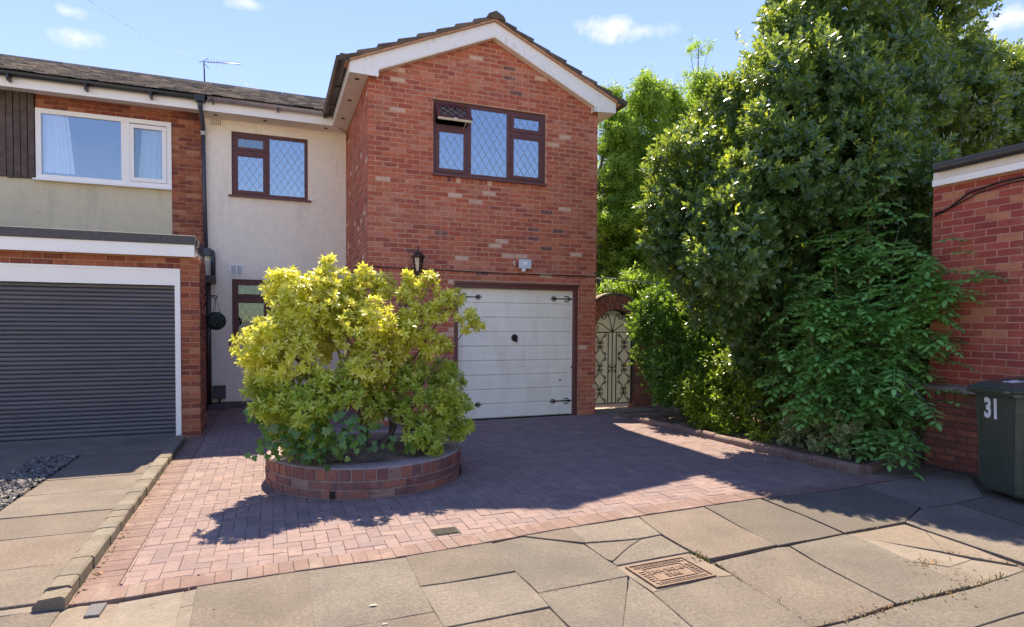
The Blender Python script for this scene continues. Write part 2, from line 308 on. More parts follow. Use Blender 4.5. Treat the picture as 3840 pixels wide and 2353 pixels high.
# ------------------------------------------------------------------ scene helpers
WPOS = {}
def tag(o, label=None, cat=None, group=None, kind=None):
    if label: o['label'] = label
    if cat: o['category'] = cat
    if group: o['group'] = group
    if kind: o['kind'] = kind
    return o
def attach(o, parent):
    COL.objects.link(o)
    if parent is not None:
        o.parent = parent; o.matrix_parent_inverse = Matrix.Translation(WPOS.get(parent.name, Vector((0, 0, 0)))).inverted()
    return o
def thing(name, loc, label, cat, group=None):
    o = bpy.data.objects.new(name, None); COL.objects.link(o); o.location = loc; o.empty_display_size = .2
    WPOS[o.name] = Vector(loc); return tag(o, label, cat, group)
def sub(name, parent):                          # an empty grouping the pieces of one part
    o = bpy.data.objects.new(name, None); o.empty_display_size = .1; attach(o, parent); return o
class MB:
    def __init__(s): s.v = []; s.f = []; s.sm = []
    def add(s, vs, fs, smooth=False):
        n = len(s.v); s.v += [tuple(p) for p in vs]; s.f += [tuple(i+n for i in f) for f in fs]; s.sm += [smooth]*len(fs); return s
    def box(s, x0, x1, y0, y1, z0, z1):
        return s.add([(x, y, z) for z in (z0, z1) for y in (y0, y1) for x in (x0, x1)],
                     [(0, 2, 3, 1), (4, 5, 7, 6), (0, 1, 5, 4), (2, 6, 7, 3), (0, 4, 6, 2), (1, 3, 7, 5)])
    def prism(s, poly, a, b, axis='z'):          # polygon swept from a to b along an axis
        def P(u, v, w): return {'z': (u, v, w), 'y': (u, w, v), 'x': (w, u, v)}[axis]
        n = len(poly); vs = [P(u, v, a) for u, v in poly]+[P(u, v, b) for u, v in poly]
        return s.add(vs, [tuple(range(n))[::-1], tuple(range(n, 2*n))]+[(i, (i+1) % n, n+(i+1) % n, n+i) for i in range(n)])
    def tube(s, pts, r, n=6, cap=True):
        pts = [Vector(p) for p in pts]; rs = r if isinstance(r, (list, tuple)) else [r]*len(pts)
        vs = []; fs = []; prev = None
        for i, p in enumerate(pts):
            t = (pts[min(i+1, len(pts)-1)]-pts[max(i-1, 0)])
            if t.length < 1e-9: t = Vector((0, 0, 1))
            t.normalize()
            a = prev-t*prev.dot(t) if prev is not None else t.cross(Vector((0, 0, 1)) if abs(t.z) < .9 else Vector((1, 0, 0)))
            if a.length < 1e-6: a = t.orthogonal()
            a.normalize(); prev = a; b = t.cross(a)
            for k in range(n):
                an = 2*math.pi*k/n; vs.append(p+(a*math.cos(an)+b*math.sin(an))*rs[i])
        for i in range(len(pts)-1):
            for k in range(n): fs.append((i*n+k, i*n+(k+1) % n, (i+1)*n+(k+1) % n, (i+1)*n+k))
        s.add(vs, fs, True)
        if cap:
            m = len(s.v)-len(vs); s.f += [tuple(m+k for k in range(n))[::-1], tuple(m+(len(pts)-1)*n+k for k in range(n))]; s.sm += [False, False]
        return s
    def lathe(s, prof, cx, cy, n=12, flat=False):
        vs = []; fs = []
        for (r, z) in prof:
            for k in range(n):
                an = 2*math.pi*(k+.5)/n; vs.append((cx+r*math.cos(an), cy+r*math.sin(an), z))
        for i in range(len(prof)-1):
            for k in range(n): fs.append((i*n+k, i*n+(k+1) % n, (i+1)*n+(k+1) % n, (i+1)*n+k))
        return s.add(vs, fs, not flat)
    def mesh(s, name):
        me = bpy.data.meshes.new(name); me.from_pydata(s.v, [], s.f); me.validate()
        if any(s.sm) and len(me.polygons) == len(s.sm): me.polygons.foreach_set('use_smooth', s.sm)
        me.update(); return me
    def build(s, name, mat, parent=None):
        me = s.mesh(name); me.materials.append(mat); o = bpy.data.objects.new(name, me); return attach(o, parent)
def bx(name, mat, parent, *a): return MB().box(*a).build(name, mat, parent)
def frame_box(mb, x0, x1, z0, z1, w, y0, y1):    # rectangular ring in the XZ plane
    mb.box(x0, x0+w, y0, y1, z0, z1); mb.box(x1-w, x1, y0, y1, z0, z1)
    mb.box(x0+w, x1-w, y0, y1, z1-w, z1); mb.box(x0+w, x1-w, y0, y1, z0, z0+w)
def text_mesh(txt, size, extrude=.002, bold=0.0, align='CENTER'):
    cu = bpy.data.curves.new('lettering', 'FONT'); cu.body = txt; cu.size = size; cu.extrude = extrude; cu.offset = bold; cu.align_x = align; cu.align_y = 'CENTER'
    cu.resolution_u = 4
    o = bpy.data.objects.new('lettering', cu); COL.objects.link(o)
    dg = bpy.context.evaluated_depsgraph_get(); me = bpy.data.meshes.new_from_object(o.evaluated_get(dg))
    bpy.data.objects.remove(o); return me

_bm = {}
def brick_mesh(w, h, d=.055, c=.004):            # front face at y=0 looking to -Y, softened arrises
    key = (round(w, 3), round(h, 3), d, c)
    if key in _bm: return _bm[key]
    mb = MB(); x, z = w/2, h/2
    o = [(-x, c, -z), (x, c, -z), (x, c, z), (-x, c, z)]; i = [(-x+c, 0, -z+c), (x-c, 0, -z+c), (x-c, 0, z-c), (-x+c, 0, z-c)]
    b = [(-x, d, -z), (x, d, -z), (x, d, z), (-x, d, z)]
    mb.add(o+i+b, [(4, 5, 6, 7)]+[(k, (k+1) % 4, 4+(k+1) % 4, 4+k) for k in range(4)]+[(8+k, 8+(k+1) % 4, (k+1) % 4, k) for k in range(4)]+[(11, 10, 9, 8)])
    _bm[key] = (mb.v, mb.f, {}); return _bm[key]
def put_pieces(pieces, mat, parent, single_name, stuff_name, limit=300, area=None, hide=None):
    """pieces: list of (meshdata, loc, euler). The ones showing largest become objects of their own, the rest one joined part."""
    sc = []
    for i, (md, loc, eu) in enumerate(pieces):
        x, y, z = proj(loc); vis = -.02 < x < 1.02 and -.02 < y < 1.02
        if vis and hide and hide(x, y): vis = False
        sc.append((0 if vis else 1, z, i))
    sc.sort(); pick = [i for (v, z, i) in sc[:limit] if v == 0]; ps = set(pick)
    for i in pick:
        md, loc, eu = pieces[i]
        me = md[2].get(mat.name)
        if me is None:
            me = bpy.data.meshes.new(single_name); me.from_pydata(md[0], [], md[1]); me.materials.append(mat); me.update(); md[2][mat.name] = me
        o = bpy.data.objects.new(single_name, me); attach(o, parent); o.location = loc; o.rotation_euler = eu
    V = []; F = []; n = 0
    for i, (md, loc, eu) in enumerate(pieces):
        if i in ps: continue
        R = np.array(Euler(eu).to_matrix()); v = np.array(md[0])@R.T+np.array(loc); V.append(v)
        F += [tuple(k+n for k in f) for f in md[1]]; n += len(v)
    if V:
        me = bpy.data.meshes.new(stuff_name); me.from_pydata(np.concatenate(V).tolist(), [], F); me.materials.append(mat); me.update()
        o = bpy.data.objects.new(stuff_name, me); attach(o, parent); o['kind'] = 'stuff'; return o
def cut(iv, holes):
    out = [iv]
    for a, b in holes:
        nx = []
        for s, e in out:
            if b <= s or a >= e: nx.append((s, e))
            else:
                if a-s > .02: nx.append((s, a))
                if e-b > .02: nx.append((b, e))
        out = nx
    return out
def brickwork(O, th, width, z0, z1, wall, mat, holes=(), span=None, limit=300, L=.212, H=.0625, J=.0125, phase=0, hide=None, depth=.055, single='brick', stuff='brickwork', jit=.002):
    """stretcher bond on a vertical face: O = left bottom corner of the face, th = turn of the wall about Z"""
    u = Vector((math.cos(th), math.sin(th), 0)); n = Vector((math.sin(th), -math.cos(th), 0)); P = []
    k = 0; z = z0
    while z+H*.5 < z1:
        h = min(H, z1-z); off = ((k+phase) % 2)*(L+J)/2
        a = -off
        while a < width:
            iv = (max(a, 0), min(a+L, width))
            if span:
                lo, hi = span(z+h/2); iv = (max(iv[0], lo), min(iv[1], hi))
            if iv[1]-iv[0] > .025:
                for s, e in cut(iv, [(h0, h1) for (h0, h1, g0, g1) in holes if g0 < z+h*.6 and g1 > z+h*.4]):
                    w = round((e-s)*200)/200
                    if w < .02: continue
                    p = Vector(O)+u*((s+e)/2)+n*rnd.uniform(-jit, jit); p.z = z+h/2
                    P.append((brick_mesh(w, round(h, 3), depth), tuple(p), (rnd.uniform(-.006, .006), rnd.uniform(-.004, .004), th+rnd.uniform(-.006, .006))))
            a += L+J
        z += H+J; k += 1
    put_pieces(P, mat, wall, single, stuff, limit, hide=hide)
def wall_with_holes(mb, x0, x1, y0, y1, z0, z1, holes):   # plain wall facing -Y as boxes round openings
    xs = sorted({x0, x1, *[h[0] for h in holes], *[h[1] for h in holes]})
    for a, b in zip(xs, xs[1:]):
        hs = sorted([(h[2], h[3]) for h in holes if h[0] < (a+b)/2 < h[1]]); z = z0
        for g0, g1 in hs:
            if g0 > z: mb.box(a, b, y0, y1, z, g0)
            z = max(z, g1)
        if z < z1: mb.box(a, b, y0, y1, z, z1)

def shrub_hides(x, y): return (.235 < x < .45 and .44 < y < .74)
#==SETTING==
# ------------------------------------------------------------------ ground
g = bx('ground', M['tarmac'], None, -900, 900, -900, 900, -.30, -.075); tag(g, 'pale ground reaching away beyond the houses', 'ground', kind='structure')

def inset(poly, d):
    P = [Vector((p[0], p[1])) for p in poly]; n = len(P)
    ar = sum(P[i].x*P[(i+1) % n].y-P[(i+1) % n].x*P[i].y for i in range(n))
    if ar < 0: P.reverse()
    out = []
    for i in range(n):
        a, b, c = P[i-1], P[i], P[(i+1) % n]; e1 = (b-a).normalized(); e2 = (c-b).normalized()
        n1 = Vector((-e1.y, e1.x)); n2 = Vector((-e2.y, e2.x)); m = n1+n2
        if m.length < .3: m = n1*2
        k = 1/max(.35, (1+n1.dot(n2))/2)
        out.append(b+m*.5*d*k)
    return out
def rough_poly(poly, step=.12, amp=.0035):       # worn, slightly wandering slab edges
    out = []
    n = len(poly)
    for i in range(n):
        a, b = Vector(poly[i]), Vector(poly[(i+1) % n]); L = (b-a).length; m = max(1, int(L/step))
        t = (b-a).normalized() if L > 1e-6 else Vector((1, 0)); nn = Vector((-t.y, t.x))
        for j in range(m):
            out.append(a+(b-a)*(j/m)+nn*(rnd.uniform(-amp, amp) if j else 0))
    return out
def slab(name, poly, mat, parent, z=0., th=.06, ins=.003, tilt=.004, ch=.004, rough=.0035):
    P = rough_poly(inset(poly, ins), .12, rough); Q = inset([tuple(p) for p in P], ch); n = len(P)
    if sum(P[i].x*P[(i+1) % n].y-P[(i+1) % n].x*P[i].y for i in range(n)) < 0: P = P[::-1]
    cx = sum(p.x for p in P)/n; cy = sum(p.y for p in P)/n; ax, ay = rnd.uniform(-tilt, tilt), rnd.uniform(-tilt, tilt); zz = z+rnd.uniform(-.003, .003)
    T = lambda p, d: (p.x, p.y, zz+(p.x-cx)*ax+(p.y-cy)*ay-d)
    mb = MB(); mb.add([T(p, 0) for p in Q]+[T(p, ch) for p in P]+[T(p, th) for p in P],
        [tuple(range(n))]+[(n+i, n+(i+1) % n, (i+1) % n, i) for i in range(n)]+[(2*n+i, 2*n+(i+1) % n, n+(i+1) % n, n+i) for i in range(n)])
    return mb.build(name, mat, parent)

# ---- public pavement: big worn flags, cracked and patched
pave = MB().prism([(-3.3, 3.95), (-1.1, 3.93), (6.3, 5.2), (7.1, 5.2), (7.1, 1.2), (4.6, -.9), (-3.3, -.9)], -.074, -.028).build('pavement', M['dirt'])
tag(pave, 'sunlit footpath of worn grey flags with cracked and patched pieces', 'pavement', kind='structure')
FLAGS = [
 ('slab', [(-0.415, 3.955), (0.203, 3.972), (0.192, 3.217), (0.188, 2.933), (-0.392, 3.155), (-0.401, 3.443)]),
 ('slab', [(0.209, 3.974), (0.821, 3.976), (0.809, 3.509), (0.807, 3.173), (0.35, 3.168), (0.194, 3.164)]),
 ('slab', [(0.193, 3.148), (0.348, 3.154), (0.806, 3.154), (0.811, 2.98), (0.807, 2.695), (0.19, 2.932)]),
 ('slab', [(0.829, 3.983), (1.398, 4.026), (1.447, 4.024), (1.419, 3.515), (0.996, 3.502), (0.814, 3.511)]),
 ('slab', [(0.813, 3.492), (0.992, 3.484), (1.416, 3.49), (1.422, 3.162), (1.414, 2.999), (0.818, 2.983), (0.816, 3.173)]),
 ('slab', [(0.815, 2.964), (1.41, 2.98), (1.412, 2.897), (1.413, 2.73), (1.404, 2.466), (0.813, 2.693)]),
 ('slab', [(1.721, 4.072), (2.099, 4.11), (2.072, 3.8)]),
 ('slab', [(2.11, 4.112), (2.755, 4.151), (2.687, 3.757), (2.497, 3.738), (2.326, 3.761), (2.083, 3.801)]),
 ('slab', [(2.068, 3.773), (2.309, 3.733), (2.479, 3.715), (2.341, 3.637), (2.259, 3.576), (2.088, 3.443), (2.067, 3.48)]),
 ('slab', [(2.672, 3.732), (2.665, 3.396), (2.081, 3.374), (2.081, 3.421), (2.254, 3.557), (2.335, 3.617), (2.489, 3.712)]),
 ('slab', [(1.456, 4.02), (1.707, 4.065), (2.053, 3.773), (2.057, 3.479), (2.064, 3.413), (2.067, 3.361), (2.052, 3.276), (2.054, 3.205), (1.438, 3.182), (1.427, 3.508)]),
 ('slab', [(2.771, 4.152), (3.431, 4.181), (3.354, 3.678), (3.325, 3.277), (2.702, 3.24), (2.689, 3.398), (2.7, 3.758)]),
 ('slab', [(3.451, 4.182), (4.066, 4.198), (4.043, 3.706), (3.98, 3.283), (3.331, 3.263), (3.373, 3.684)]),
 ('slab', [(4.108, 4.191), (4.742, 4.167), (5.334, 4.196), (5.275, 3.838), (5.203, 3.545), (4.69, 3.306), (4.014, 3.289), (4.07, 3.718)]),
 ('slab', [(5.369, 4.204), (6.151, 4.267), (6.785, 4.301), (6.719, 4.046), (6.091, 3.563), (5.658, 3.518), (5.205, 3.511), (5.303, 3.846)]),
 ('slab', [(4.702, 3.301), (5.158, 3.489), (5.605, 3.478), (5.493, 2.909), (5.427, 2.617), (4.611, 2.218), (4.632, 2.447), (4.646, 2.762), (4.667, 3.12)]),
 ('slab', [(5.644, 3.489), (6.066, 3.535), (6.086, 3.207), (5.973, 2.867), (5.529, 2.651), (5.53, 2.929)]),
 ('cement', [(3.987, 3.262), (4.646, 3.274), (4.643, 3.109), (4.35, 2.781)]),
 ('cement', [(4.636, 3.093), (4.612, 2.742), (4.554, 2.443), (4.347, 2.766)]),
 ('slab', [(2.715, 3.182), (3.296, 3.238), (3.391, 3.219), (3.324, 2.922), (3.284, 2.613), (3.25, 2.344), (2.847, 2.302), (2.595, 2.307), (2.642, 2.494), (2.656, 2.776)]),
 ('slab', [(3.412, 3.222), (3.964, 3.252), (4.016, 3.202), (3.99, 3.032), (3.945, 2.736), (3.905, 2.46), (3.893, 2.334), (3.271, 2.336), (3.3, 2.619), (3.342, 2.93)]),
 ('cement', [(4.037, 3.206), (4.299, 2.764), (4.367, 2.616), (4.108, 2.588), (3.968, 2.746), (4.013, 3.04)]),
 ('cement', [(4.367, 2.606), (4.518, 2.419), (4.496, 2.377), (4.286, 2.358), (3.924, 2.338), (3.932, 2.471), (3.959, 2.726), (4.089, 2.577)]),
 ('slab', [(2.599, 2.282), (2.828, 2.278), (3.235, 2.305), (3.836, 2.3), (4.236, 2.326), (4.46, 2.35), (5.003, 2.395), (4.261, 2.034), (3.831, 2.017), (3.391, 2.006), (3.053, 1.99), (2.548, 2.028)]),
 ('slab', [(3.38, 1.995), (3.813, 2.004), (4.236, 2.022), (3.779, 1.712), (3.142, 1.8), (3.128, 1.961)]),
 ('slab', [(2.048, 3.173), (2.048, 2.939), (2.008, 2.514), (1.981, 2.245), (1.517, 2.423), (1.677, 2.649)]),
 ('slab', [(2.06, 2.938), (2.534, 2.976), (2.659, 2.954), (2.641, 2.767), (2.629, 2.485), (2.582, 2.303), (2.524, 2.037), (1.993, 2.241), (2.018, 2.516)]),
 ('slab', [(1.429, 3.159), (2.034, 3.179), (1.67, 2.652), (1.51, 2.426), (1.416, 2.462), (1.425, 2.754), (1.42, 2.901), (1.423, 3.002)]),
 ('cement', [(2.068, 3.347), (2.652, 3.37), (2.666, 3.278), (2.663, 3.182), (2.676, 2.978), (2.55, 2.996), (2.071, 2.956), (2.06, 3.19), (2.061, 3.281)]),
 ('cement', [(-0.797, 3.899), (-0.484, 3.936), (-0.471, 3.47), (-0.457, 3.179), (-0.748, 3.291), (-0.776, 3.586)]),
 ('cement', [(-0.479, 3.937), (-0.42, 3.953), (-0.412, 3.749), (-0.473, 3.731)]), ('cement', [(-0.473, 3.717), (-0.412, 3.735), (-0.405, 3.445), (-0.397, 3.156), (-0.451, 3.177), (-0.466, 3.468)]),
 ('cement', [(-1.044, 3.922), (-0.99, 3.935), (-0.801, 3.894), (-0.78, 3.588), (-0.752, 3.293), (-1.048, 3.312), (-1.067, 3.698), (-1.067, 3.878)]),
 ('slab', [(-1.625, 3.919), (-1.341, 3.922), (-1.184, 3.939), (-1.074, 3.884), (-1.072, 3.7), (-1.054, 3.314), (-1.416, 3.408)]),
]
for kind, poly in FLAGS:
    slab('slab' if kind == 'slab' else 'cement_patch', poly, M[kind], pave, z=(-.002 if kind == 'slab' else -.008), ins=-.0035, ch=.003)
for i in range(9):                                # flags going on out of view, towards the road
    for j in range(4):
        x0 = -3.2+i*.92+(j % 2)*.3; y0 = 1.05-j*.62
        if x0 > 4.4+.0*j: continue
        slab('slab', [(x0, y0), (x0+.91, y0-.12), (x0+.91, y0+.48), (x0, y0+.6)], M['slab'], pave, z=-.004)

# ---- block paved driveway
FRONT = [Vector(p) for p in ((-1.052, 3.952), (-0.86, 3.933), (-0.419, 3.968), (0.204, 3.985), (0.823, 3.99), (1.403, 4.04), (2.107, 4.12), (2.765, 4.169), (3.462, 4.202), (4.08, 4.219), (4.765, 4.187), (5.797, 4.261), (6.822, 4.325))]
def front_y(x):
    for a, b in zip(FRONT, FRONT[1:]):
        if a.x <= x <= b.x: return a.y+(b.y-a.y)*(x-a.x)/(b.x-a.x)
    return FRONT[0].y if x < FRONT[0].x else FRONT[-1].y
drv = MB().prism([(-1.06, front_y(-1.06)), *[(p.x, p.y+.01) for p in FRONT[1:]], (6.9, 6), (6.3, 9.75), (5.2, 9.75), (5.2, 9.6), (1.33, 9.6), (1.33, 12.2), (-1.06, 12.2)], -.074, -.010).build('driveway', M['sand'])
tag(drv, 'brown block paved driveway in herringbone with a red front border', 'driveway', kind='structure')
_pv = {}
def paver_mesh(poly, th=.05, ch=.003):
    key = tuple((round(p[0], 3), round(p[1], 3)) for p in poly)
    if key in _pv: return _pv[key]
    Q = inset(poly, ch); P = inset(poly, 0); n = len(P)
    mb = MB(); mb.add([(p.x, p.y, 0) for p in Q]+[(p.x, p.y, -ch*.8) for p in P]+[(p.x, p.y, -th) for p in P],
        [tuple(range(n))]+[(n+i, n+(i+1) % n, (i+1) % n, i) for i in range(n)]+[(2*n+i, 2*n+(i+1) % n, n+(i+1) % n, n+i) for i in range(n)])
    _pv[key] = (mb.v, mb.f, {}); return _pv[key]
def clip(poly, a, n):                             # keep the side of the line through a where n points
    out = []
    for i in range(len(poly)):
        p, q = poly[i], poly[(i+1) % len(poly)]; dp = (p-a).dot(n); dq = (q-a).dot(n)
        if dp >= 0: out.append(p)
        if (dp >= 0) != (dq >= 0): out.append(p+(q-p)*(dp/(dp-dq)))
    return out
def fr_line(x):
    for a, b in zip(FRONT, FRONT[1:]):
        if x <= b.x: break
    t = (b-a).normalized(); n = Vector((-t.y, t.x)); return a, t, n
field = []; S = .0925; g2 = .0012
for i in range(-12, 66):
    for j in range(36, 134):
        m = (i-j) % 4
        if m == 0: r = (i*S, j*S, (i+2)*S, (j+1)*S)
        elif m == 3: r = (i*S, j*S, (i+1)*S, (j+2)*S)
        else: continue
        x0, y0, x1, y1 = r; cx, cy = (x0+x1)/2, (y0+y1)/2
        if cx > 5.75 or (cx > 5.55 and cy < 8.2) or x1 < -.85: continue
        if cy > 9.22 and 1.33 < cx < 5.2: continue
        if cy > 9.55 and cx > 1: continue
        if cy > 12.05 or (cx-.91)**2+(cy-6.37)**2 < .82**2: continue
        a, t, n = fr_line(cx); a2 = a+n*.187
        poly = [Vector((x0+g2, y0+g2)), Vector((x1-g2, y0+g2)), Vector((x1-g2, y1-g2)), Vector((x0+g2, y1-g2))]
        dmin = min((p-a2).dot(n) for p in poly)
        if dmin < 0: poly = clip(poly, a2+n*.002, n)
        if x0 < -.85: poly = clip(poly, Vector((-.848, 0)), Vector((1, 0))) if len(poly) > 2 else poly
        if len(poly) < 3: continue
        ar = abs(sum(poly[k].x*poly[(k+1) % len(poly)].y-poly[(k+1) % len(poly)].x*poly[k].y for k in range(len(poly))))/2
        if ar < .0006: continue
        c = Vector((cx, cy)); P = [p-c for p in poly]
        field.append((paver_mesh([tuple(p) for p in P]), (cx, cy, rnd.uniform(-.0018, .0018)), (rnd.uniform(-.008, .008), rnd.uniform(-.008, .008), 0)))
put_pieces(field, M['paver'], drv, 'paver', 'paving', 300, hide=lambda x, y: (.26 < x < .45 and .62 < y < .79))
edge = []
L = 0; a = FRONT[0]; w = .104                      # soldier border along the footpath
pts = []
for a, b in zip(FRONT, FRONT[1:]):
    d = (b-a).length; k = int(d/.01)
    pts += [a+(b-a)*(q/k) for q in range(k)]
acc = 0; last = pts[0]
q = 0
while q+11 < len(pts):
    p = (pts[q]+pts[min(q+9, len(pts)-1)])/2; t = (pts[q+9]-pts[q]).normalized(); n = Vector((-t.y, t.x)); c = p+n*.0925
    if c.x < 5.7:
        hw = (pts[q+9]-pts[q]).length/2-.0008
        edge.append((paver_mesh([(-hw, -.091), (hw, -.091), (hw, .091), (-hw, .091)]), (c.x, c.y, .004+rnd.uniform(-.002, .002)), (rnd.uniform(-.008, .008), rnd.uniform(-.008, .008), math.atan2(t.y, t.x))))
    q += 9
y = front_y(-.95)+.23
while y < 11.9:                                    # border along the kerb
    edge.append((paver_mesh([(-.0985, -.045), (.0985, -.045), (.0985, .045), (-.0985, .045)]), (-.952, y, rnd.uniform(-.0015, .0015)), (rnd.uniform(-.008, .008), rnd.uniform(-.008, .008), rnd.uniform(-.006, .006)))); y += .0922
put_pieces(edge, M['paver_red'], drv, 'border_paver', 'border_paving', 300)
bx('threshold', M['cement'], drv, 5.21, 6.45, 9.13, 9.60, -.02, .022)  # pale slab added to stand for the strip of sunlight before the gate

# ---- neighbour's concrete drive with a slate strip, and the kerb between
nd = bx('concrete_drive', M['dirt'], None, -9, -1.19, 3.97, 9.7, -.074, -.02); tag(nd, 'concrete drive of cast bays in front of the grey roller shutter', 'driveway', kind='structure')
ys = [4.02, 4.64, 5.29, 5.86, 6.56, 7.15, 7.75, 8.42]
for a, b in zip(ys, ys[1:]): slab('concrete_bay', [(-2.08, a+.003+rnd.uniform(0, .03)), (-1.2, a+.003), (-1.2, b-.003), (-2.08, b-.003)], M['concrete'], nd, z=rnd.uniform(-.004, .004), tilt=.003)
slab('concrete_bay', [(-4.2, 8.43), (-1.2, 8.43), (-1.2, 9.45), (-4.2, 9.45)], M['concrete'], nd)
for a, b in ((4.02, 5.4), (5.41, 7.0), (7.01, 8.42)): slab('concrete_bay', [(-4.2, a), (-2.51, a), (-2.51, b), (-4.2, b)], M['concrete'], nd)
slab('concrete_bay', [(-4.2, 4.02), (-1.2, 4.02), (-1.2, 3.93), (-4.2, 4.0)], M['cement'], nd, z=-.004)
def slate_chips():
    P = []
    for k in range(2600):
        x = rnd.uniform(-2.49, -2.1); y = rnd.uniform(4.1, 8.41)
        a = [rnd.uniform(.012, .028) for _ in range(5)]; h = rnd.uniform(.003, .008)
        v = [(math.cos(t*1.257)*a[t]*1.3, math.sin(t*1.257)*a[t], 0) for t in range(5)]
        v2 = [(p[0]*.85, p[1]*.85, h) for p in v]; fs = [(5, 6, 7, 8, 9)]+[(t, (t+1) % 5, 5+(t+1) % 5, 5+t) for t in range(5)]
        R = Euler((rnd.gauss(0, .3), rnd.gauss(0, .3), rnd.uniform(0, 6.3))).to_matrix()
        P.append(([R@Vector(p)+Vector((x, y, -.012+rnd.uniform(0, .022))) for p in v+v2], fs))
    mb = MB()
    for v, f in P: mb.add(v, f)
    o = mb.build('slate_chippings', M['slate'], None); tag(o, 'strip of grey slate chippings let into the concrete drive', 'gravel', kind='stuff')
slate_chips()
kerb = thing('kerb_edging', (-1.12, 6.4, 0), 'raised edging of grey blocks between the concrete drive and block paving', 'kerb')
y = 3.93; 
while y < 8.95:
    l = rnd.uniform(.125, .16); h = .072+rnd.uniform(-.004, .004); x0 = -1.195+rnd.uniform(-.003, .003); x1 = -1.058+rnd.uniform(-.003, .003)
    prof = [(x0, -.05), (x1, -.05), (x1, h-.012), (x1-.012, h), (x0+.03, h), (x0+.008, h-.012), (x0, h-.035)]
    if y < 4.0: prof = [(x0-.01, -.05), (x1, -.05), (x1, h-.02), (x1-.02, h-.008), (x0+.02, h-.015), (x0-.01, h-.05)]
    MB().prism(prof, y+.002, y+l-.002, 'y').build('kerb_block', M['kerbstone'], kerb); y += l

# ---- service covers
hy = thing('hydrant_cover', (2.325, 3.15, 0), 'rusty cast iron FIRE HYDRANT cover set in the footpath', 'hydrant cover')
def hydrant():
    A = [Vector(p) for p in ((2.131, 3.323), (2.573, 3.313), (2.538, 2.996), (2.073, 2.959))]
    ux = ((A[1]-A[0])+(A[2]-A[3])).normalized(); uy = Vector((-ux.y, ux.x)); c = sum(A, Vector((0, 0)))/4; w, h = .225, .165
    def T(u, v, z): p = c+ux*u+uy*v; return (p.x, p.y, z)
    def bxr(mb, u0, u1, v0, v1, z0, z1):
        mb.add([T(u, v, z) for z in (z0, z1) for v in (v0, v1) for u in (u0, u1)], [(0, 2, 3, 1), (4, 5, 7, 6), (0, 1, 5, 4), (2, 6, 7, 3), (0, 4, 6, 2), (1, 3, 7, 5)])
    f = MB()
    bxr(f, -w, w, h-.014, h, -.05, .008); bxr(f, -w, w, -h, -h+.014, -.05, .008); bxr(f, -w, -w+.014, -h+.014, h-.014, -.05, .008); bxr(f, w-.014, w, -h+.014, h-.014, -.05, .008)
    f.build('frame', M['rust_iron'], hy)
    l = MB(); bxr(l, -w+.018, w-.018, -h+.018, h-.018, -.04, .001); lid = l.build('lid', M['rust_iron'], hy)
    r = MB()                                        # raised chequer bars and the border of the name plate
    for i in range(15):
        u = -w+.034+i*.0262
        for v in (h-.032, h-.05, -h+.05, -h+.032):
            off = .013 if abs(v) > h-.04 else 0
            if u+off+.018 < w-.02: bxr(r, u+off, u+off+.018, v-.005, v+.005, .001, .006)
    for j in range(6):
        v = -.078+j*.027
        for u in (-w+.03, w-.066): bxr(r, u, u+.036, v-.005, v+.005, .001, .006)
    for (u0, u1, v0, v1) in ((-.145, .145, .088, .093), (-.145, .145, -.093, -.088), (-.145, -.14, -.088, .088), (.14, .145, -.088, .088)): bxr(r, u0, u1, v0, v1, .001, .006)
    r.build('raised_bars', M['rust_iron'], lid)
    k = MB()
    for u in (-.175, .158): bxr(k, u, u+.018, -.012, .012, .0005, .0018)
    k.build('key_slot', M['dark_void'], lid)
    ang = math.atan2(ux.y, ux.x)+math.pi
    for s, dv in (('FIRE', -.036), ('HYDRANT', .030)):
        me = text_mesh(s, .062, .0025, .0006); me.materials.append(M['rust_iron']); o = bpy.data.objects.new('lettering', me); attach(o, lid)
        p = c+uy*dv; o.location = (p.x, p.y, .004); o.rotation_euler = (0, 0, ang)
hydrant()
slab('stop_tap_cover', [(-0.854, 3.907), (-0.86, 3.755), (-0.932, 3.763), (-0.935, 3.911)], M['dark_box'], None, z=.006, th=.03, ins=0, tilt=0, rough=0)
tag(bpy.data.objects['stop_tap_cover'], 'small dark plastic stop tap cover in the cement by the kerb', 'service cover')
dc = thing('drain_cover', (1.2, 4.37, 0), 'small dark drain grating in the driveway near its red border', 'drain cover')
MB().box(1.10, 1.30, 4.29, 4.44, -.03, .004).build('frame', M['gutter_black'], dc)
for i in range(6): MB().box(1.115, 1.285, 4.303+i*.022, 4.313+i*.022, .004, .010).build('grating_bar', M['iron'], dc)

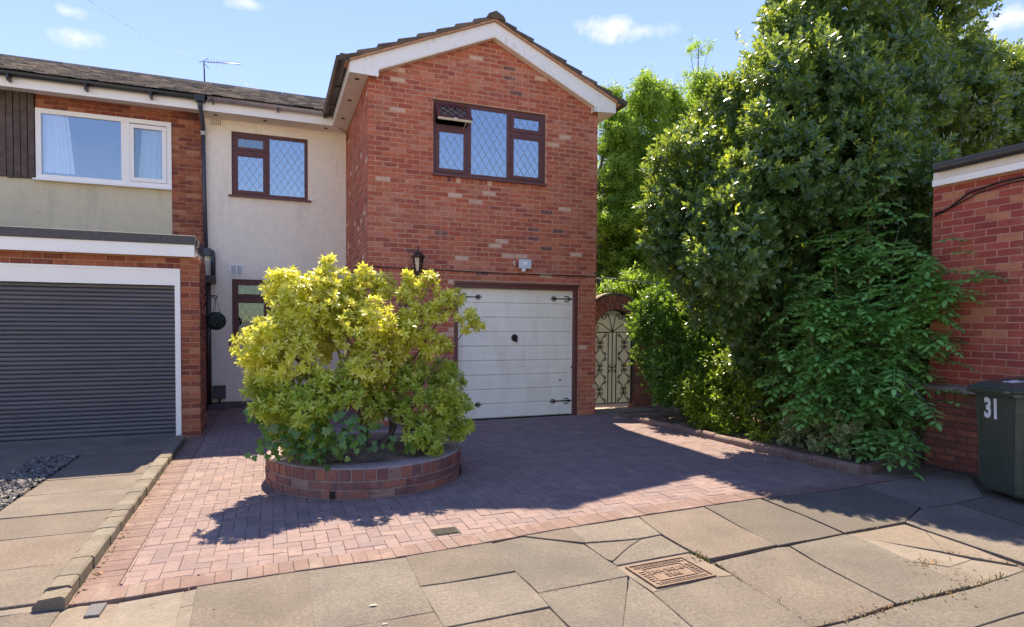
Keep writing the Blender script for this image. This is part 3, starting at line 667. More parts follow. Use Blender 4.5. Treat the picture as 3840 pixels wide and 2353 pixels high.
# ---- planting bed, its edging
bed = MB().prism([(5.5, 8.9), (5.56, 7.4), (5.6, 6.4), (5.7, 5.2), (5.8, 4.6), (6.4, 4.76), (7.3, 4.86), (14, 4.86), (14, 9.7), (6.5, 9.7), (6.4, 8.9)], -.07, .03).build('planting_bed', M['soil'])
tag(bed, 'dark soil of the planting bed under the bushes', 'flower bed', kind='structure')
be = thing('bed_edging', (5.6, 6.3, 0), 'low round topped red edging along the planting bed', 'edging')
def edging(path):
    P = [Vector(p) for p in path]; seg = []
    for a, b in zip(P, P[1:]):
        m = max(1, round((b-a).length/.3)); seg += [(a+(b-a)*(i/m), a+(b-a)*((i+1)/m)) for i in range(m)]
    for a, b in seg:
        t = (b-a).normalized(); n = Vector((-t.y, t.x)); w = .055; h = .085+rnd.uniform(-.008, .008)
        prof = [(-w, -.05), (w, -.05)]+[(w*math.cos(k*math.pi/8), h-.05+.05*math.sin(k*math.pi/8)) for k in range(9)]
        a2 = a+t*.003; b2 = b-t*.003; vs = []
        for p in (a2, b2): vs += [(p.x+n.x*u, p.y+n.y*u, z) for u, z in prof]
        m = len(prof); MB().add(vs, [tuple(range(m)), tuple(range(m, 2*m))[::-1]]+[(i, m+i, m+(i+1) % m, (i+1) % m) for i in range(m)]).build('edging_block', M['paver_red'], be)
edging([(5.44, 8.3), (5.50, 7.83), (5.56, 7.45), (5.58, 6.9), (5.63, 6.3), (5.68, 5.7), (5.73, 5.1), (5.79, 4.55)])
edging([(5.85, 4.56), (6.42, 4.75), (6.98, 4.80)])
#==HOUSE==
# ------------------------------------------------------------------ the brick gabled house
YG, XL, XR, YR, YB = 9.2, 1.332, 5.20, 12.09, 18.4
house = thing('brick_house', (3.27, YG, 0), 'red brick gabled house with cream rendered wing and white garage door', 'house')
WIN = (2.32, 4.222, 3.865, 5.01); GAR = (2.664, 4.855, -.1, 2.226)
mo = .004                                          # mortar sits back from the brick face
APX, SL = 3.27, .4335
def roof_under(x): return 6.215-SL*abs(x-APX)
mb = MB(); wall_with_holes(mb, XL+mo, XR-mo, YG+mo, YG+.26, -.1, 5.2, [WIN, GAR])
mb.prism([(XL+mo, 5.2), (XR-mo, 5.2), (XR-mo, roof_under(XR)), (APX, roof_under(APX)), (XL+mo, roof_under(XL))], YG+mo, YG+.26, 'y')
wf = mb.build('front_wall', M['mortar'], house)
brickwork((XL, YG, 0), 0, XR-XL, .005, 6.2, wf, M['brick'], [(WIN[0]-XL-.005, WIN[1]-XL+.005, WIN[2]-.112, WIN[3]+.003), (GAR[0]-XL-.005, GAR[1]-XL+.005, -1, GAR[3]+.004)],
          span=lambda z: (max(0, APX-(6.215-z)/SL-XL+.02), min(XR-XL, APX+(6.215-z)/SL-XL-.02)), hide=shrub_hides, jit=.003)
P = []; x = WIN[0]+.03                              # brick-on-edge sill course
while x < WIN[1]:
    P.append((brick_mesh(.063, .102), (x, YG-.002+rnd.uniform(-.002, .002), WIN[2]-.056), (0, 0, rnd.uniform(-.01, .01)))); x += .0745
put_pieces(P, M['brick'], wf, 'brick', 'brickwork', 60)
ws = MB().box(XL+mo, XL+.26, YG+.262, YR, -.1, 5.2).build('side_wall', M['mortar'], house)
brickwork((XL, YR, 0), -math.pi/2, YR-YG-.058, .005, 5.17, ws, M['brick'], limit=0, hide=None, depth=.05)
bx('rear_wing', M['mortar'], house, XR-.26, XR-mo, YG+.262, YB, -.1, 5.3); bx('rear_wall', M['render'], house, -1.1, XR-.27, YB-.2, YB, -.1, 5.3)
# rendered wing
W1 = (-.665, .64, 3.85, 4.992); W2 = (-.672, .64, 1.19, 2.338)
mb = MB(); wall_with_holes(mb, -1.115, XL+.005, YR, YR+.25, .115, 5.22, [W1, W2]); wr = mb.build('rendered_wall', M['render'], house)
bx('plinth', M['dark_box'], house, -1.115, XL, YR+.012, YR+.2, -.1, .113)
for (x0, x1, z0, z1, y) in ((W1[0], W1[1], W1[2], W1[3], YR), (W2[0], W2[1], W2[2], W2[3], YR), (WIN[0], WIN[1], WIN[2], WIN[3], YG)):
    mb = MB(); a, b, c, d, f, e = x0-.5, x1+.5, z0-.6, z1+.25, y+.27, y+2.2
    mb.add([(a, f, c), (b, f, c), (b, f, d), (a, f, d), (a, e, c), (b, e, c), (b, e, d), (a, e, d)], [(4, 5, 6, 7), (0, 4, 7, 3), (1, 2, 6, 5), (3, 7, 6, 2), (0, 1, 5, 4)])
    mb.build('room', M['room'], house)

def lattice(mb, x0, x1, z0, z1, y, pitch=.125, rise=1.55, w=.0032):      # diamond leading as flat strips
    H = pitch*rise
    for sgn in (1, -1):
        k0 = int((z0-rise*sgn*x1)/H)-60; 
        for k in range(-120, 121):
            # line z = zc + sgn*rise*x ; clip to the pane
            zc = k*H; pts = []
            for x in (x0, x1):
                z = zc+sgn*rise*(x-x0)
                if z0 <= z <= z1: pts.append((x, z))
            for z in (z0, z1):
                x = x0+(z-zc)/(sgn*rise)
                if x0 < x < x1: pts.append((x, z))
            if len(pts) < 2: continue
            (ax, az), (bx_, bz) = min(pts), max(pts)
            d = math.hypot(bx_-ax, bz-az)
            if d < .01: continue
            nx, nz = -(bz-az)/d*w, (bx_-ax)/d*w; yy = y-.0015*(1 if sgn > 0 else 1.8)
            mb.add([(ax-nx, yy, az-nz), (bx_-nx, yy, bz-nz), (bx_+nx, yy, bz+nz), (ax+nx, yy, az+nz), (ax-nx, y+.002, az-nz), (bx_-nx, y+.002, bz-nz), (bx_+nx, y+.002, bz+nz), (ax+nx, y+.002, az+nz)],
                   [(0, 1, 2, 3), (0, 4, 5, 1), (2, 6, 7, 3)])
def light(win, x0, x1, z0, z1, y, casement=True, glass='glass', rebate=.0):
    if casement:
        f = MB(); frame_box(f, x0, x1, z0, z1, .042, y-.012, y+.04); f.build('casement', M['mahogany'], win)
        b = MB(); frame_box(b, x0+.042, x1-.042, z0+.042, z1-.042, .016, y-.004, y+.03); b.build('glazing_bead', M['mahogany_trim'], win)
        x0 += .058; x1 -= .058; z0 += .058; z1 -= .058
    else:
        b = MB(); frame_box(b, x0, x1, z0, z1, .012, y-.002, y+.03); b.build('glazing_bead', M['mahogany_trim'], win); x0 += .012; x1 -= .012; z0 += .012; z1 -= .012
    bx('pane', M[glass], win, x0-.005, x1+.005, y+.014, y+.018, z0-.005, z1+.005)
    m = MB(); lattice(m, x0, x1, z0, z1, y+.0135); m.build('leading', M['lead'], win)
def brown_window(o, y, mulls, glass='glass', sill_over=.05):
    x0, x1, z0, z1 = o; win = sub('window', house); fy = y+.035
    f = MB(); frame_box(f, x0, x1, z0, z1, .048, fy, fy+.07)
    for m in mulls: f.box(m-.024, m+.024, fy, fy+.07, z0+.048, z1-.048)
    return win, f, fy
# big front window: left column with an opened top light, fixed centre, right column with two casements
win, f, fy = brown_window(WIN, YG, (2.905, 3.585))
zT = 4.62; f.box(WIN[0]+.048, 2.881, fy, fy+.07, zT-.024, zT+.024); zT2 = 4.655; f.box(3.609, WIN[1]-.048, fy, fy+.07, zT2-.024, zT2+.024)
f.build('frame', M['mahogany'], win)
light(win, WIN[0]+.048, 2.881, WIN[2]+.048, zT-.024, fy); light(win, 2.929, 3.561, WIN[2]+.048, WIN[3]-.048, fy, False)
light(win, 3.609, WIN[1]-.048, WIN[2]+.048, zT2-.024, fy); light(win, 3.609, WIN[1]-.048, zT2+.024, WIN[3]-.048, fy)
def open_light(win, x0, x1, z0, z1, y, ang):
    hinge = (y-.012, z1-.01); c, s = math.cos(ang), math.sin(ang)
    def rot(mb):
        mb.v = [(px, hinge[0]+(py-hinge[0])*c+(pz-hinge[1])*s, hinge[1]+(pz-hinge[1])*c-(py-hinge[0])*s) for px, py, pz in mb.v]; return mb
    f = MB(); frame_box(f, x0, x1, z0, z1, .055, y-.012, y+.038); top = rot(f).build('top_light', M['mahogany'], win)
    e = MB(); e.box(x0+.004, x1-.004, y-.006, y+.034, z0-.004, z0+.001); rot(e).build('seal', M['garage_white'], top)
    b = MB(); b.box(x0+.05, x1-.05, y+.012, y+.016, z0+.05, z1-.05); rot(b).build('pane', M['glass_dark'], top)
    m = MB(); lattice(m, x0+.055, x1-.055, z0+.055, z1-.055, y+.011, .13, 1.0, .004); rot(m).build('leading', M['lead'], top)
    MB().tube([(x1-.09, y-.20, z0+.075), (x1-.085, y-.10, z0+.02), (x1-.09, y+.02, z0-.02)], .006, 6).build('stay', M['garage_white'], win)
    MB().box((x0+x1)/2-.02, (x0+x1)/2+.02, y-.215, y-.19, z0+.045, z0+.07).build('handle', M['garage_white'], win)
open_light(win, WIN[0]+.03, 2.90, zT+.01, WIN[3]-.03, fy, rad(36))
MB().box(WIN[0]-.005, WIN[1]+.005, YG-.055, YG+.04, WIN[2]-.030, WIN[2]-.002).build('sill', M['mahogany_trim'], win)
for o, gl in ((W1, 'glass'), (W2, 'glass_low')):
    win, f, fy = brown_window(o, YR, (-.06,)); zt = o[2]+.80; f.box(o[0]+.048, -.084, fy, fy+.07, zt-.024, zt+.024); f.build('frame', M['mahogany'], win)
    light(win, o[0]+.048, -.084, o[2]+.048, zt-.024, fy, True, gl); light(win, o[0]+.048, -.084, zt+.024, o[3]-.048, fy, True, gl if o is W2 else 'glass_dark')
    light(win, -.036, o[1]-.048, o[2]+.048, o[3]-.048, fy, False, gl)
    MB().box(o[0]-.055, o[1]+.055, YR-.06, YR+.04, o[2]-.032, o[2]-.002).build('sill', M['mahogany_trim'], win)
# garage door
gd = sub('garage_door', house); gy = YG+.09
f = MB(); a, b, c = GAR[0], GAR[1], GAR[3]
f.box(a+.002, a+.066, YG+.012, YG+.16, -.05, c-.002); f.box(b-.066, b-.002, YG+.012, YG+.16, -.05, c-.002); f.box(a+.066, b-.066, YG+.012, YG+.16, c-.095, c-.002)
f.box(a-.01, b+.01, YG-.022, YG+.012, c-.035, c-.004); f.build('frame', M['mahogany_trim'], gd)
dx0, dx1 = a+.068, b-.068; n = 9; hb = (2.13-.012)/n
bx('backing', M['garage_white'], gd, dx0, dx1, gy+.03, gy+.045, .01, 2.13)
for i in range(n):
    z0 = .012+i*hb; z1 = z0+hb
    prof = [(gy+.03, z0), (gy+.012, z0+.002), (gy, z0+.014), (gy+.001, z0+hb*.5-.006), (gy+.005, z0+hb*.5), (gy+.001, z0+hb*.5+.006), (gy+.001, z1-.016), (gy+.010, z1-.010), (gy+.012, z1-.002), (gy+.03, z1-.001)]
    MB().prism(prof, dx0+.022, dx1-.022, 'x').build('board', M['garage_white'], gd)
for x0, x1 in ((dx0, dx0+.021), (dx1-.021, dx1)): bx('stile', M['garage_white'], gd, x0, x1, gy-.002, gy+.028, .012, 2.128)
bx('bottom_seal', M['dark_void'], gd, dx0, dx1, gy+.005, gy+.03, -.02, .011)
def scroll(cx, cz, r, turns, start, sgn, y, m=16):
    return [(cx+r*(1-.72*i/m)*math.cos(start+sgn*turns*2*math.pi*i/m), y, cz+r*(1-.72*i/m)*math.sin(start+sgn*turns*2*math.pi*i/m)) for i in range(m+1)]
def strap(x, z, d):                                  # ornamental hinge: tapered bar with fleur tips
    y = gy-.006; m = MB()
    m.prism([(x, z-.013), (x+d*.30, z-.007), (x+d*.30, z+.007), (x, z+.013)], y, y+.006, 'y')
    for e in (1, -1):
        m.tube([(x+d*.30, y, z), (x+d*.33, y, z+e*.03), (x+d*.37, y, z+e*.034), (x+d*.38, y, z+e*.018)], [.009, .009, .007, .004], 6)
        m.tube([(x+d*.04, y, z), (x+d*.07, y, z+e*.035), (x+d*.12, y, z+e*.05), (x+d*.145, y, z+e*.035), (x+d*.13, y, z+e*.022)], [.009, .009, .008, .006, .004], 6)
    m.prism([(x+d*.29, z), (x+d*.35, z-.018), (x+d*.42, z), (x+d*.35, z+.018)], y-.001, y+.006, 'y')
    m.build('hinge_strap', M['iron'], gd)
for z in (1.985, .245): strap(dx0+.01, z, 1); strap(dx1-.01, z, -1)
m = MB(); m.prism([(3.722+.058*math.cos(t*math.pi/6)*(1.0), 1.325+.062*math.sin(t*math.pi/6)) for t in range(12)], gy-.012, gy+.002, 'y'); hp = m.build('handle_plate', M['iron'], gd)
MB().tube([(3.735, gy-.012, 1.335), (3.735, gy-.045, 1.33), (3.74, gy-.05, 1.30), (3.742, gy-.048, 1.25)], .012, 8).build('handle', M['iron'], hp)
for x, z in ((dx0+.012, .79), (dx1-.012, .82), (4.56, .60)): MB().lathe([(.0001, 0), (.014, 0), (.014, .012), (.0001, .012)], 0, 0, 10).build('bolt', M['dark_void'], gd)
for o in [o for o in gd.children if o.name.startswith('bolt')]:
    k = int(o.name[-1]) if o.name[-1].isdigit() else 0; o.location = ((dx0+.012, gy, .79), (dx1-.012, gy, .82), (4.56, gy, .60))[k]; o.rotation_euler = (math.pi/2, 0, 0)
# bargeboards, fascia, soffit, gutters
y0, y1 = 9.075, 9.10
MB().prism([(1.06, 5.17), (1.469, 5.165), (1.469, 5.278), (APX, 6.068), (APX, 6.285), (1.06, 5.332)], y0, y1, 'y').build('bargeboard', M['white_dirty'], house)
MB().prism([(APX, 6.068), (5.06, 5.24), (5.06, 5.137), (5.476, 5.165), (5.476, 5.338), (APX, 6.285)], y0+.001, y1+.001, 'y').build('bargeboard', M['white_dirty'], house)
for pts in ([(1.469, 5.165), (1.469, 5.262), (APX, 6.052), (APX, 6.068), (1.455, 5.278), (1.455, 5.165)], [(5.06, 5.137), (5.06, 5.225), (APX, 6.052), (APX, 6.067), (5.074, 5.24), (5.074, 5.137)]):
    MB().prism(pts, y0+.004, YG-.004, 'y').build('verge_soffit', M['soffit'], house)
bx('fascia', M['white'], house, 1.05, 1.069, y1+.002, 11.66, 5.172, 5.345)
s1 = MB().prism([(1.07, y1+.002), (XL-.002, y1+.002), (XL-.002, YR-.002), (-1.115, YR-.002), (-1.115, 11.68), (1.07, 11.68)], 5.178, 5.19).build('soffit', M['soffit'], house)
for p in ((1.19, 9.32), (1.19, 10.25), (1.19, 11.2), (.95, 11.88), (-.1, 11.88), (-.9, 11.88)): MB().lathe([(.001, 5.176), (.036, 5.176), (.036, 5.185)], *p, 14).build('soffit_vent', M['dark_void'], s1)
bx('fascia', M['white'], house, 5.458, 5.477, y1+.004, YB, 5.165, 5.345); bx('soffit', M['soffit'], house, XR+.002, 5.456, y1+.003, YB, 5.178, 5.19)
bx('fascia', M['white'], house, -1.115, 1.048, 11.655, 11.678, 5.17, 5.36)
def gutter(name, mat, parent, path, r=.058):        # half round trough along a straight path, open on top
    a, b = Vector(path[0]), Vector(path[1]); t = (b-a).normalized(); n = Vector((-t.y, t.x, 0)); mb = MB(); vs = []
    prof = [(math.cos(math.pi+k*math.pi/8)*r, math.sin(math.pi+k*math.pi/8)*r) for k in range(9)]; prof = [(-r, .012)]+prof+[(r, .012)]
    prof += [(u*.9, v*.9+.001) for u, v in prof[::-1]]; m = len(prof)
    for p in (a, b): vs += [p+n*u+Vector((0, 0, v)) for u, v in prof]
    return mb.add(vs, [(i, (i+1) % m, m+(i+1) % m, m+i) for i in range(m)]+[tuple(range(m)), tuple(range(m, 2*m))[::-1]], True).build(name, mat, parent)
g1 = gutter('gutter', M['gutter_brown'], house, ((.985, 9.03, 5.37), (.985, 11.60, 5.37)), .062)
MB().box(.918, 1.05, 9.02, 9.034, 5.30, 5.395).build('stop_end', M['gutter_brown'], g1)
for yy in (10.1, 11.0): MB().box(.916, 1.05, yy, yy+.05, 5.298, 5.384).build('gutter_joint', M['gutter_brown'], g1)
g2_ = gutter('gutter', M['gutter_grey'], house, ((-1.0, 11.59, 5.365), (1.0, 11.59, 5.365)), .056)
for x in (-.93, .1, .92): MB().box(x, x+.025, 11.524, 11.66, 5.28, 5.34).build('gutter_bracket', M['gutter_black'], g2_)
g3 = gutter('gutter', M['gutter_brown'], house, ((5.545, YB, 5.37), (5.545, 9.03, 5.37)), .06); MB().box(5.48, 5.61, 9.018, 9.032, 5.305, 5.395).build('stop_end', M['gutter_brown'], g3)
# gable roof in stepped interlocking tiles
rf = MB().prism([(1.1, 5.36), (5.44, 5.36), (APX, 6.285)], YG+.3, YB, 'y').build('roof', M['dark_void'], house)
nc = 8; Ls = math.hypot(APX-.93, (APX-.93)*SL)
for sgn in (-1, 1):
    for i in range(nc):
        s0 = i/nc*Ls; tx = Vector((-sgn*math.cos(math.atan(SL)), math.sin(math.atan(SL)))); nx = Vector((sgn*tx.y, abs(tx.x)))
        base = Vector((APX+sgn*(APX-.93), 6.30-SL*(APX-.93))); a = base+tx*(s0-.035); b = base+tx*(s0+Ls/nc+.03)
        prof = [a+nx*.018, a+nx*.088, b+nx*.045, b+nx*.012]
        if i == nc-1: prof[2] = Vector((APX, prof[2].y)); prof[3] = Vector((APX, prof[3].y))
        MB().prism([tuple(p+Vector((0, rnd.uniform(-.005, .005)))) for p in prof], 9.02+rnd.uniform(-.012, .01), 9.33, 'y').build('verge_tile', M['tile_main'], rf)
        mb = MB(); y = 9.335
        while y < 15.4:
            mb.prism([tuple(p) for p in prof], y, y+.296, 'y'); y += .30
        o = mb.build('tile_course', M['tile_main'], rf); o['kind'] = 'stuff'
    MB().prism([tuple(p) for p in ((APX+sgn*(APX-.99), 5.295), (APX+sgn*(APX-.99), 5.33), (APX, 6.33), (APX, 6.29))], 9.03, 9.3, 'y').build('undercloak', M['mortar'], rf)
y = 9.0
while y < 15:
    MB().prism([(APX-.16, 6.31), (APX-.12, 6.37), (APX, 6.43), (APX+.12, 6.37), (APX+.16, 6.31)], y, y+.44, 'y').build('ridge_tile', M['tile_main'], rf); y += .45
# low roof over the wing
def low_roof(parent, x0, x1, ridge_y=13.6, ridge_z=6.26, mat='tile'):
    r = MB().prism([(11.56, 5.36), (ridge_y, ridge_z-.06), (15.7, 5.36)], x0, x1, 'x').build('roof', M['dark_void'], parent)
    mb = MB(); n = 12; ey, ez = 11.53, 5.385; dy, dz = (ridge_y-ey)/n, (ridge_z-ez)/n
    for i in range(n):
        x = x0-(.08 if i % 2 else 0)
        while x < x1-.02:
            w = .163; a = max(x, x0); b = min(x+w, x1); j = rnd.uniform(-.006, .010); q = rnd.uniform(-.02, .02)
            if b-a > .02:
                A = (ey+i*dy-.03+q, ez+i*dz+.005+j); B = (ey+(i+1)*dy+.02, ez+(i+1)*dz+.002)
                mb.prism([(A[0], A[1]), (B[0], B[1]), (B[0], B[1]+.010), (A[0], A[1]+.024)], a+.002, b-.003, 'x')
            x += w+.002
    o = mb.build('roof_tiles', M[mat], r); o['kind'] = 'stuff'
    x = x0
    while x < x1-.1:
        e = min(x+.44, x1); MB().prism([(ridge_y-.13, ridge_z-.03), (ridge_y-.09, ridge_z+.045), (ridge_y, ridge_z+.075), (ridge_y+.09, ridge_z+.045), (ridge_y+.13, ridge_z-.03)], x, e-.006, 'x').build('ridge_tile', M[mat], r); x += .44
    return r
low_roof(house, -1.10, 1.9)
# small fittings on the rendered wall
v = sub('wall_vent', house); m = MB(); frame_box(m, -.70, -.485, 2.40, 2.60, .018, YR-.02, YR+.003); m.box(-.60, -.585, YR-.018, YR, 2.418, 2.582); m.build('frame', M['white'], v)
for i in range(9): MB().box(-.682, -.503, YR-.014, YR-.004, 2.424+i*.018, 2.433+i*.018).build('louvre', M['white'], v)
bx('backing', M['dark_box'], v, -.69, -.495, YR-.003, YR+.001, 2.41, 2.59)
ab = bx('air_brick', M['render'], house, -1.008, -.815, YR-.010, YR+.002, 5.055, 5.165)
m = MB()
for i in range(6):
    for j in range(4): m.box(-.995+i*.03, -.981+i*.03, YR-.0118, YR-.009, 5.065+j*.026, 5.079+j*.026)
m.build('air_holes', M['dark_void'], ab)
dp = MB(); dp.tube([(-1.115, 11.59, 5.30), (-1.115, 11.60, 5.22), (-1.112, 11.98, 5.02), (-1.11, 12.02, 4.9)], .038, 10); dp.tube([(-1.11, 12.02, 4.9), (-1.10, 12.02, 3.9), (-1.08, 12.02, 2.85)], .034, 10)
dp.build('downpipe', M['pipe'], house)
MB().tube([(-1.11, 12.02, 4.97), (-1.11, 12.02, 4.84)], .041, 10).build('pipe_collar', M['grey_plastic'], house)
m = MB(); m.box(-1.13, -1.0, 11.94, 12.08, 2.74, 2.86); m.tube([(-1.0, 12.0, 2.82), (-.98, 12.0, 2.79), (-.968, 12.0, 2.70), (-.968, 12.0, 2.36)], .04, 10); m.build('pipe_elbow', M['pipe'], house)
bx('hopper', M['gutter_brown'], house, -1.10, -.925, 11.92, 12.08, 2.25, 2.38)
MB().tube([(-1.05, 12.02, 2.26), (-1.05, 12.02, .06)], .045, 10).build('waste_pipe', M['gutter_brown'], house)
bx('drain_gully', M['dark_box'], house, -1.05, -.72, 11.86, 12.08, -.02, .09)
mbx = thing('meter_box', (-.885, YR, .19), 'dark grey meter box low on the cream rendered wall', 'meter box')
bx('casing', M['dark_box'], mbx, -.985, -.785, YR-.09, YR-.001, .19, .415); bx('lid', M['dark_box'], mbx, -.992, -.778, YR-.102, YR-.091, .185, .42); MB().tube([(-.88, YR-.05, .19), (-.88, YR-.05, .0)], .016, 8).build('conduit', M['gutter_black'], mbx)
#==NEIGHBOUR==
# ------------------------------------------------------------------ neighbouring house on the left
nb = thing('neighbour_house', (-3.2, 9.25, 0), 'brown brick house with white picture window and attached flat roofed garage', 'house')
NX0 = -7.5
bx('rendered_panel', M['render_n'], nb, NX0, -1.615, YR+.004, YR+.2, 2.3, 3.868)
wn = MB(); wall_with_holes(wn, NX0, -1.120, YR+.008, YR+.25, 3.87, 5.3, [(-3.55, -1.61, 3.87, 5.015)]); wn.box(-1.612, -1.122, YR+.008, YR+.25, 2.3, 3.869); wn = wn.build('upper_wall', M['mortar_n'], nb)
brickwork((-1.612, YR-.002, 0), 0, .492, 2.55, 5.29, wn, M['brick_n'], limit=150)
brickwork((-3.555, YR-.002, 0), 0, 1.94, 5.018, 5.28, wn, M['brick_n'], limit=100)
cl = sub('cladding', nb); x = -3.56
while x > -6.5:
    MB().box(x-.088, x-.006, YR-.035+rnd.uniform(-.003, .003), YR+.006, 3.865+rnd.uniform(-.012, .012), 5.25).build('board', M['cladding'], cl); x -= .094
bx('backing', M['dark_void'], cl, -6.5, -3.556, YR-.01, YR+.007, 3.88, 5.24)
nwn = sub('window', nb); o = (-3.55, -1.612, 3.872, 5.012); fy = YR-.03
f = MB(); frame_box(f, *o, .075, fy, fy+.07); f.box(-2.36, -2.24, fy, fy+.07, o[2]+.075, o[3]-.075); f.build('frame', M['white'], nwn)
bx('pane', M['glass_mid'], nwn, o[0]+.07, -2.355, fy+.03, fy+.034, o[2]+.07, o[3]-.07)
f = MB(); frame_box(f, -2.235, -1.69, o[2]+.08, o[3]-.095, .062, fy-.012, fy+.05); f.build('casement', M['white'], nwn)
bx('pane', M['glass_dark'], nwn, -2.18, -1.745, fy+.026, fy+.03, o[2]+.135, o[3]-.15)
bx('sill', M['white'], nwn, o[0]-.03, o[1]+.01, fy-.06, fy+.07, o[2]-.03, o[2]-.002)
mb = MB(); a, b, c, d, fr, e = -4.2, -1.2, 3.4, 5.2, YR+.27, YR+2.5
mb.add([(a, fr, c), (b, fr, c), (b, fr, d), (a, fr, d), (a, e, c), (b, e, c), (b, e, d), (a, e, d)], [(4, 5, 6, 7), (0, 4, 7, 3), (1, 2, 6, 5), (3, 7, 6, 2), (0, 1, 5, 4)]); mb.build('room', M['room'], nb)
def curtain(name, x0t, x1t, x0b, x1b, y, z0, z1, label):
    n = 60; vs = []; fs = []
    for j in range(7):
        v = j/6
        for i in range(n+1):
            u = i/n; a = x0t+(x0b-x0t)*v; b = x1t+(x1b-x1t)*v
            vs.append((a+(b-a)*u, y+.022*math.sin(u*34+math.sin(u*9)*1.5)*(.6+.4*v), z1+(z0-z1)*v))
    for j in range(6):
        for i in range(n): fs.append((j*(n+1)+i, j*(n+1)+i+1, (j+1)*(n+1)+i+1, (j+1)*(n+1)+i))
    o = MB().add(vs, fs, True).build(name, M['curtain']); tag(o, label, 'curtain')
curtain('curtain', -3.47, -3.13, -3.47, -3.04, YR+.06, 4.0, 4.98, 'white curtain at the left end of the white picture window')
curtain('curtain', -2.06, -1.66, -2.13, -1.66, YR+.06, 3.95, 4.95, 'white curtain filling the narrow casement of the white window')
m = bx('air_brick', M['brick_low'], nb, -1.405, -1.20, YR-.010, YR+.002, 5.10, 5.235); h = MB()
for i in range(6):
    for j in range(4): h.box(-1.395+i*.033, -1.378+i*.033, YR-.0118, YR-.009, 5.112+j*.03, 5.130+j*.03)
h.build('air_holes', M['dark_void'], m)
bx('fascia', M['white'], nb, NX0, -1.12, 11.656, 11.68, 5.17, 5.36); bx('soffit', M['white'], nb, NX0, -1.12, 11.682, YR, 5.235, 5.25)
gn = gutter('gutter', M['gutter_black'], nb, ((NX0, 11.59, 5.37), (-1.02, 11.59, 5.365)), .062)
for x in (-6.0, -4.9, -3.75, -2.75, -1.85): MB().box(x, x+.03, 11.52, 11.66, 5.23, 5.33).build('gutter_bracket', M['gutter_black'], gn)
MB().box(-1.19, -1.04, 11.515, 11.66, 5.28, 5.395).build('running_outlet', M['gutter_black'], gn)
low_roof(nb, NX0, -1.104)
# its garage
YF = 9.25
gw = MB(); wall_with_holes(gw, NX0, -.92, YF+.007, YF+.22, -.1, 2.45, [(-6.2, -1.145, -.1, 2.268)]); gw.box(-1.13, -.92, YF+.222, 10.05, -.1, 2.45); gw.box(-1.5, -1.13, YF+.222, YR, -.1, 2.45); gw = gw.build('garage_wall', M['mortar_n'], nb)
brickwork((-1.143, YF, 0), 0, .230, .01, 2.44, gw, M['brick_n'], limit=120, L=.215)
brickwork((-3.9, YF, 0), 0, 2.755, 2.272, 2.42, gw, M['brick_n'], limit=60)
brickwork((-.913, YF+.06, 0), math.pi/2, 10.05-YF-.06, .01, 2.42, gw, M['brick_n'], limit=60, depth=.04)
gf = sub('roller_garage_door', nb)
m = MB(); m.box(-6.2, -1.147, YF-.012, YF+.10, 2.046, 2.266); m.box(-1.212, -1.147, YF-.012, YF+.10, -.02, 2.045); m.build('frame', M['white'], gf)
bx('head_trim', M['white'], gf, -6.2, -1.146, YF-.02, YF-.0125, 2.236, 2.268)
ns = 37; ph = 2.046/ns; prof = [(.0, .003), (-.006, .006), (-.011, ph*.3), (-.012, ph*.55), (-.008, ph*.8), (.0, ph-.004), (.012, ph-.002), (.012, .001)]
sm = MB().prism([(YF+.07+a, b) for a, b in prof], -4.6, -1.205, 'x').mesh('slat'); sm.materials.append(M['shutter'])
for i in range(ns):
    o = bpy.data.objects.new('slat', sm); attach(o, gf); o.location = (0, 0, i*ph)
bx('backing', M['dark_void'], gf, -4.6, -1.21, YF+.083, YF+.09, 0, 2.05); bx('bottom_bar', M['shutter'], gf, -4.6, -1.213, YF+.05, YF+.068, -.01, .05)
bx('garage_roof', M['felt'], nb, NX0, -.95, YF-.06, 10.1, 2.52, 2.66); bx('garage_roof', M['felt'], nb, NX0, -1.12, 10.1, YR, 2.52, 2.655)
bx('garage_fascia', M['white'], nb, -3.02, -.962, YF-.115, YF-.08, 2.425, 2.585); bx('garage_fascia', M['white'], nb, NX0, -3.02, YF-.113, YF-.082, 2.425, 2.585)
bx('garage_fascia', M['white'], nb, -.985, -.960, YF-.079, 10.1, 2.425, 2.585)
fe = sub('felt_edge', nb); x = -.95; 
for w in (1.17, 1.17, 1.17, 1.17, 1.17):
    MB().prism([(YF-.135, 2.587), (YF-.13, 2.70), (YF-.10, 2.712), (YF+.05, 2.67), (YF+.05, 2.587)], x-w+.003, x, 'x').build('felt_strip', M['felt'], fe); x -= w
MB().prism([(-.945, 2.575), (-.94, 2.69), (-.97, 2.712), (-1.1, 2.67), (-1.1, 2.575)], YF+.052, 10.12, 'y').build('felt_strip', M['felt'], fe)
#==RIGHT==
# ------------------------------------------------------------------ brick building on the right, low wall, bin
rb = thing('side_building', (7.0, 3.0, 0), 'flat roofed crimson brick building behind the wheelie bin', 'building')
XW = 7.0
rw = MB().box(XW+mo, XW+.25, -2.5, 4.69, -.1, 3.2); rw.box(XW+.25, 13, 4.45, 4.69, -.1, 3.2); rw = rw.build('wall', M['mortar_r'], rb)
brickwork((XW, 4.695, 0), -math.pi/2, 4.2, .01, 3.13, rw, M['brick_r'], limit=300, L=.215, H=.065, J=.011)
bx('fascia', M['white'], rb, XW-.07, XW-.045, -2.5, 4.66, 3.13, 3.20); bx('fascia_board', M['soffit'], rb, XW-.06, XW-.04, -2.5, 4.655, 3.205, 3.28); bx('soffit', M['soffit'], rb, XW-.045, XW+.002, -2.5, 4.65, 3.13, 3.145)
gutter('gutter', M['gutter_black'], rb, ((XW-.10, -2.5, 3.325), (XW-.10, 4.60, 3.325)), .05)
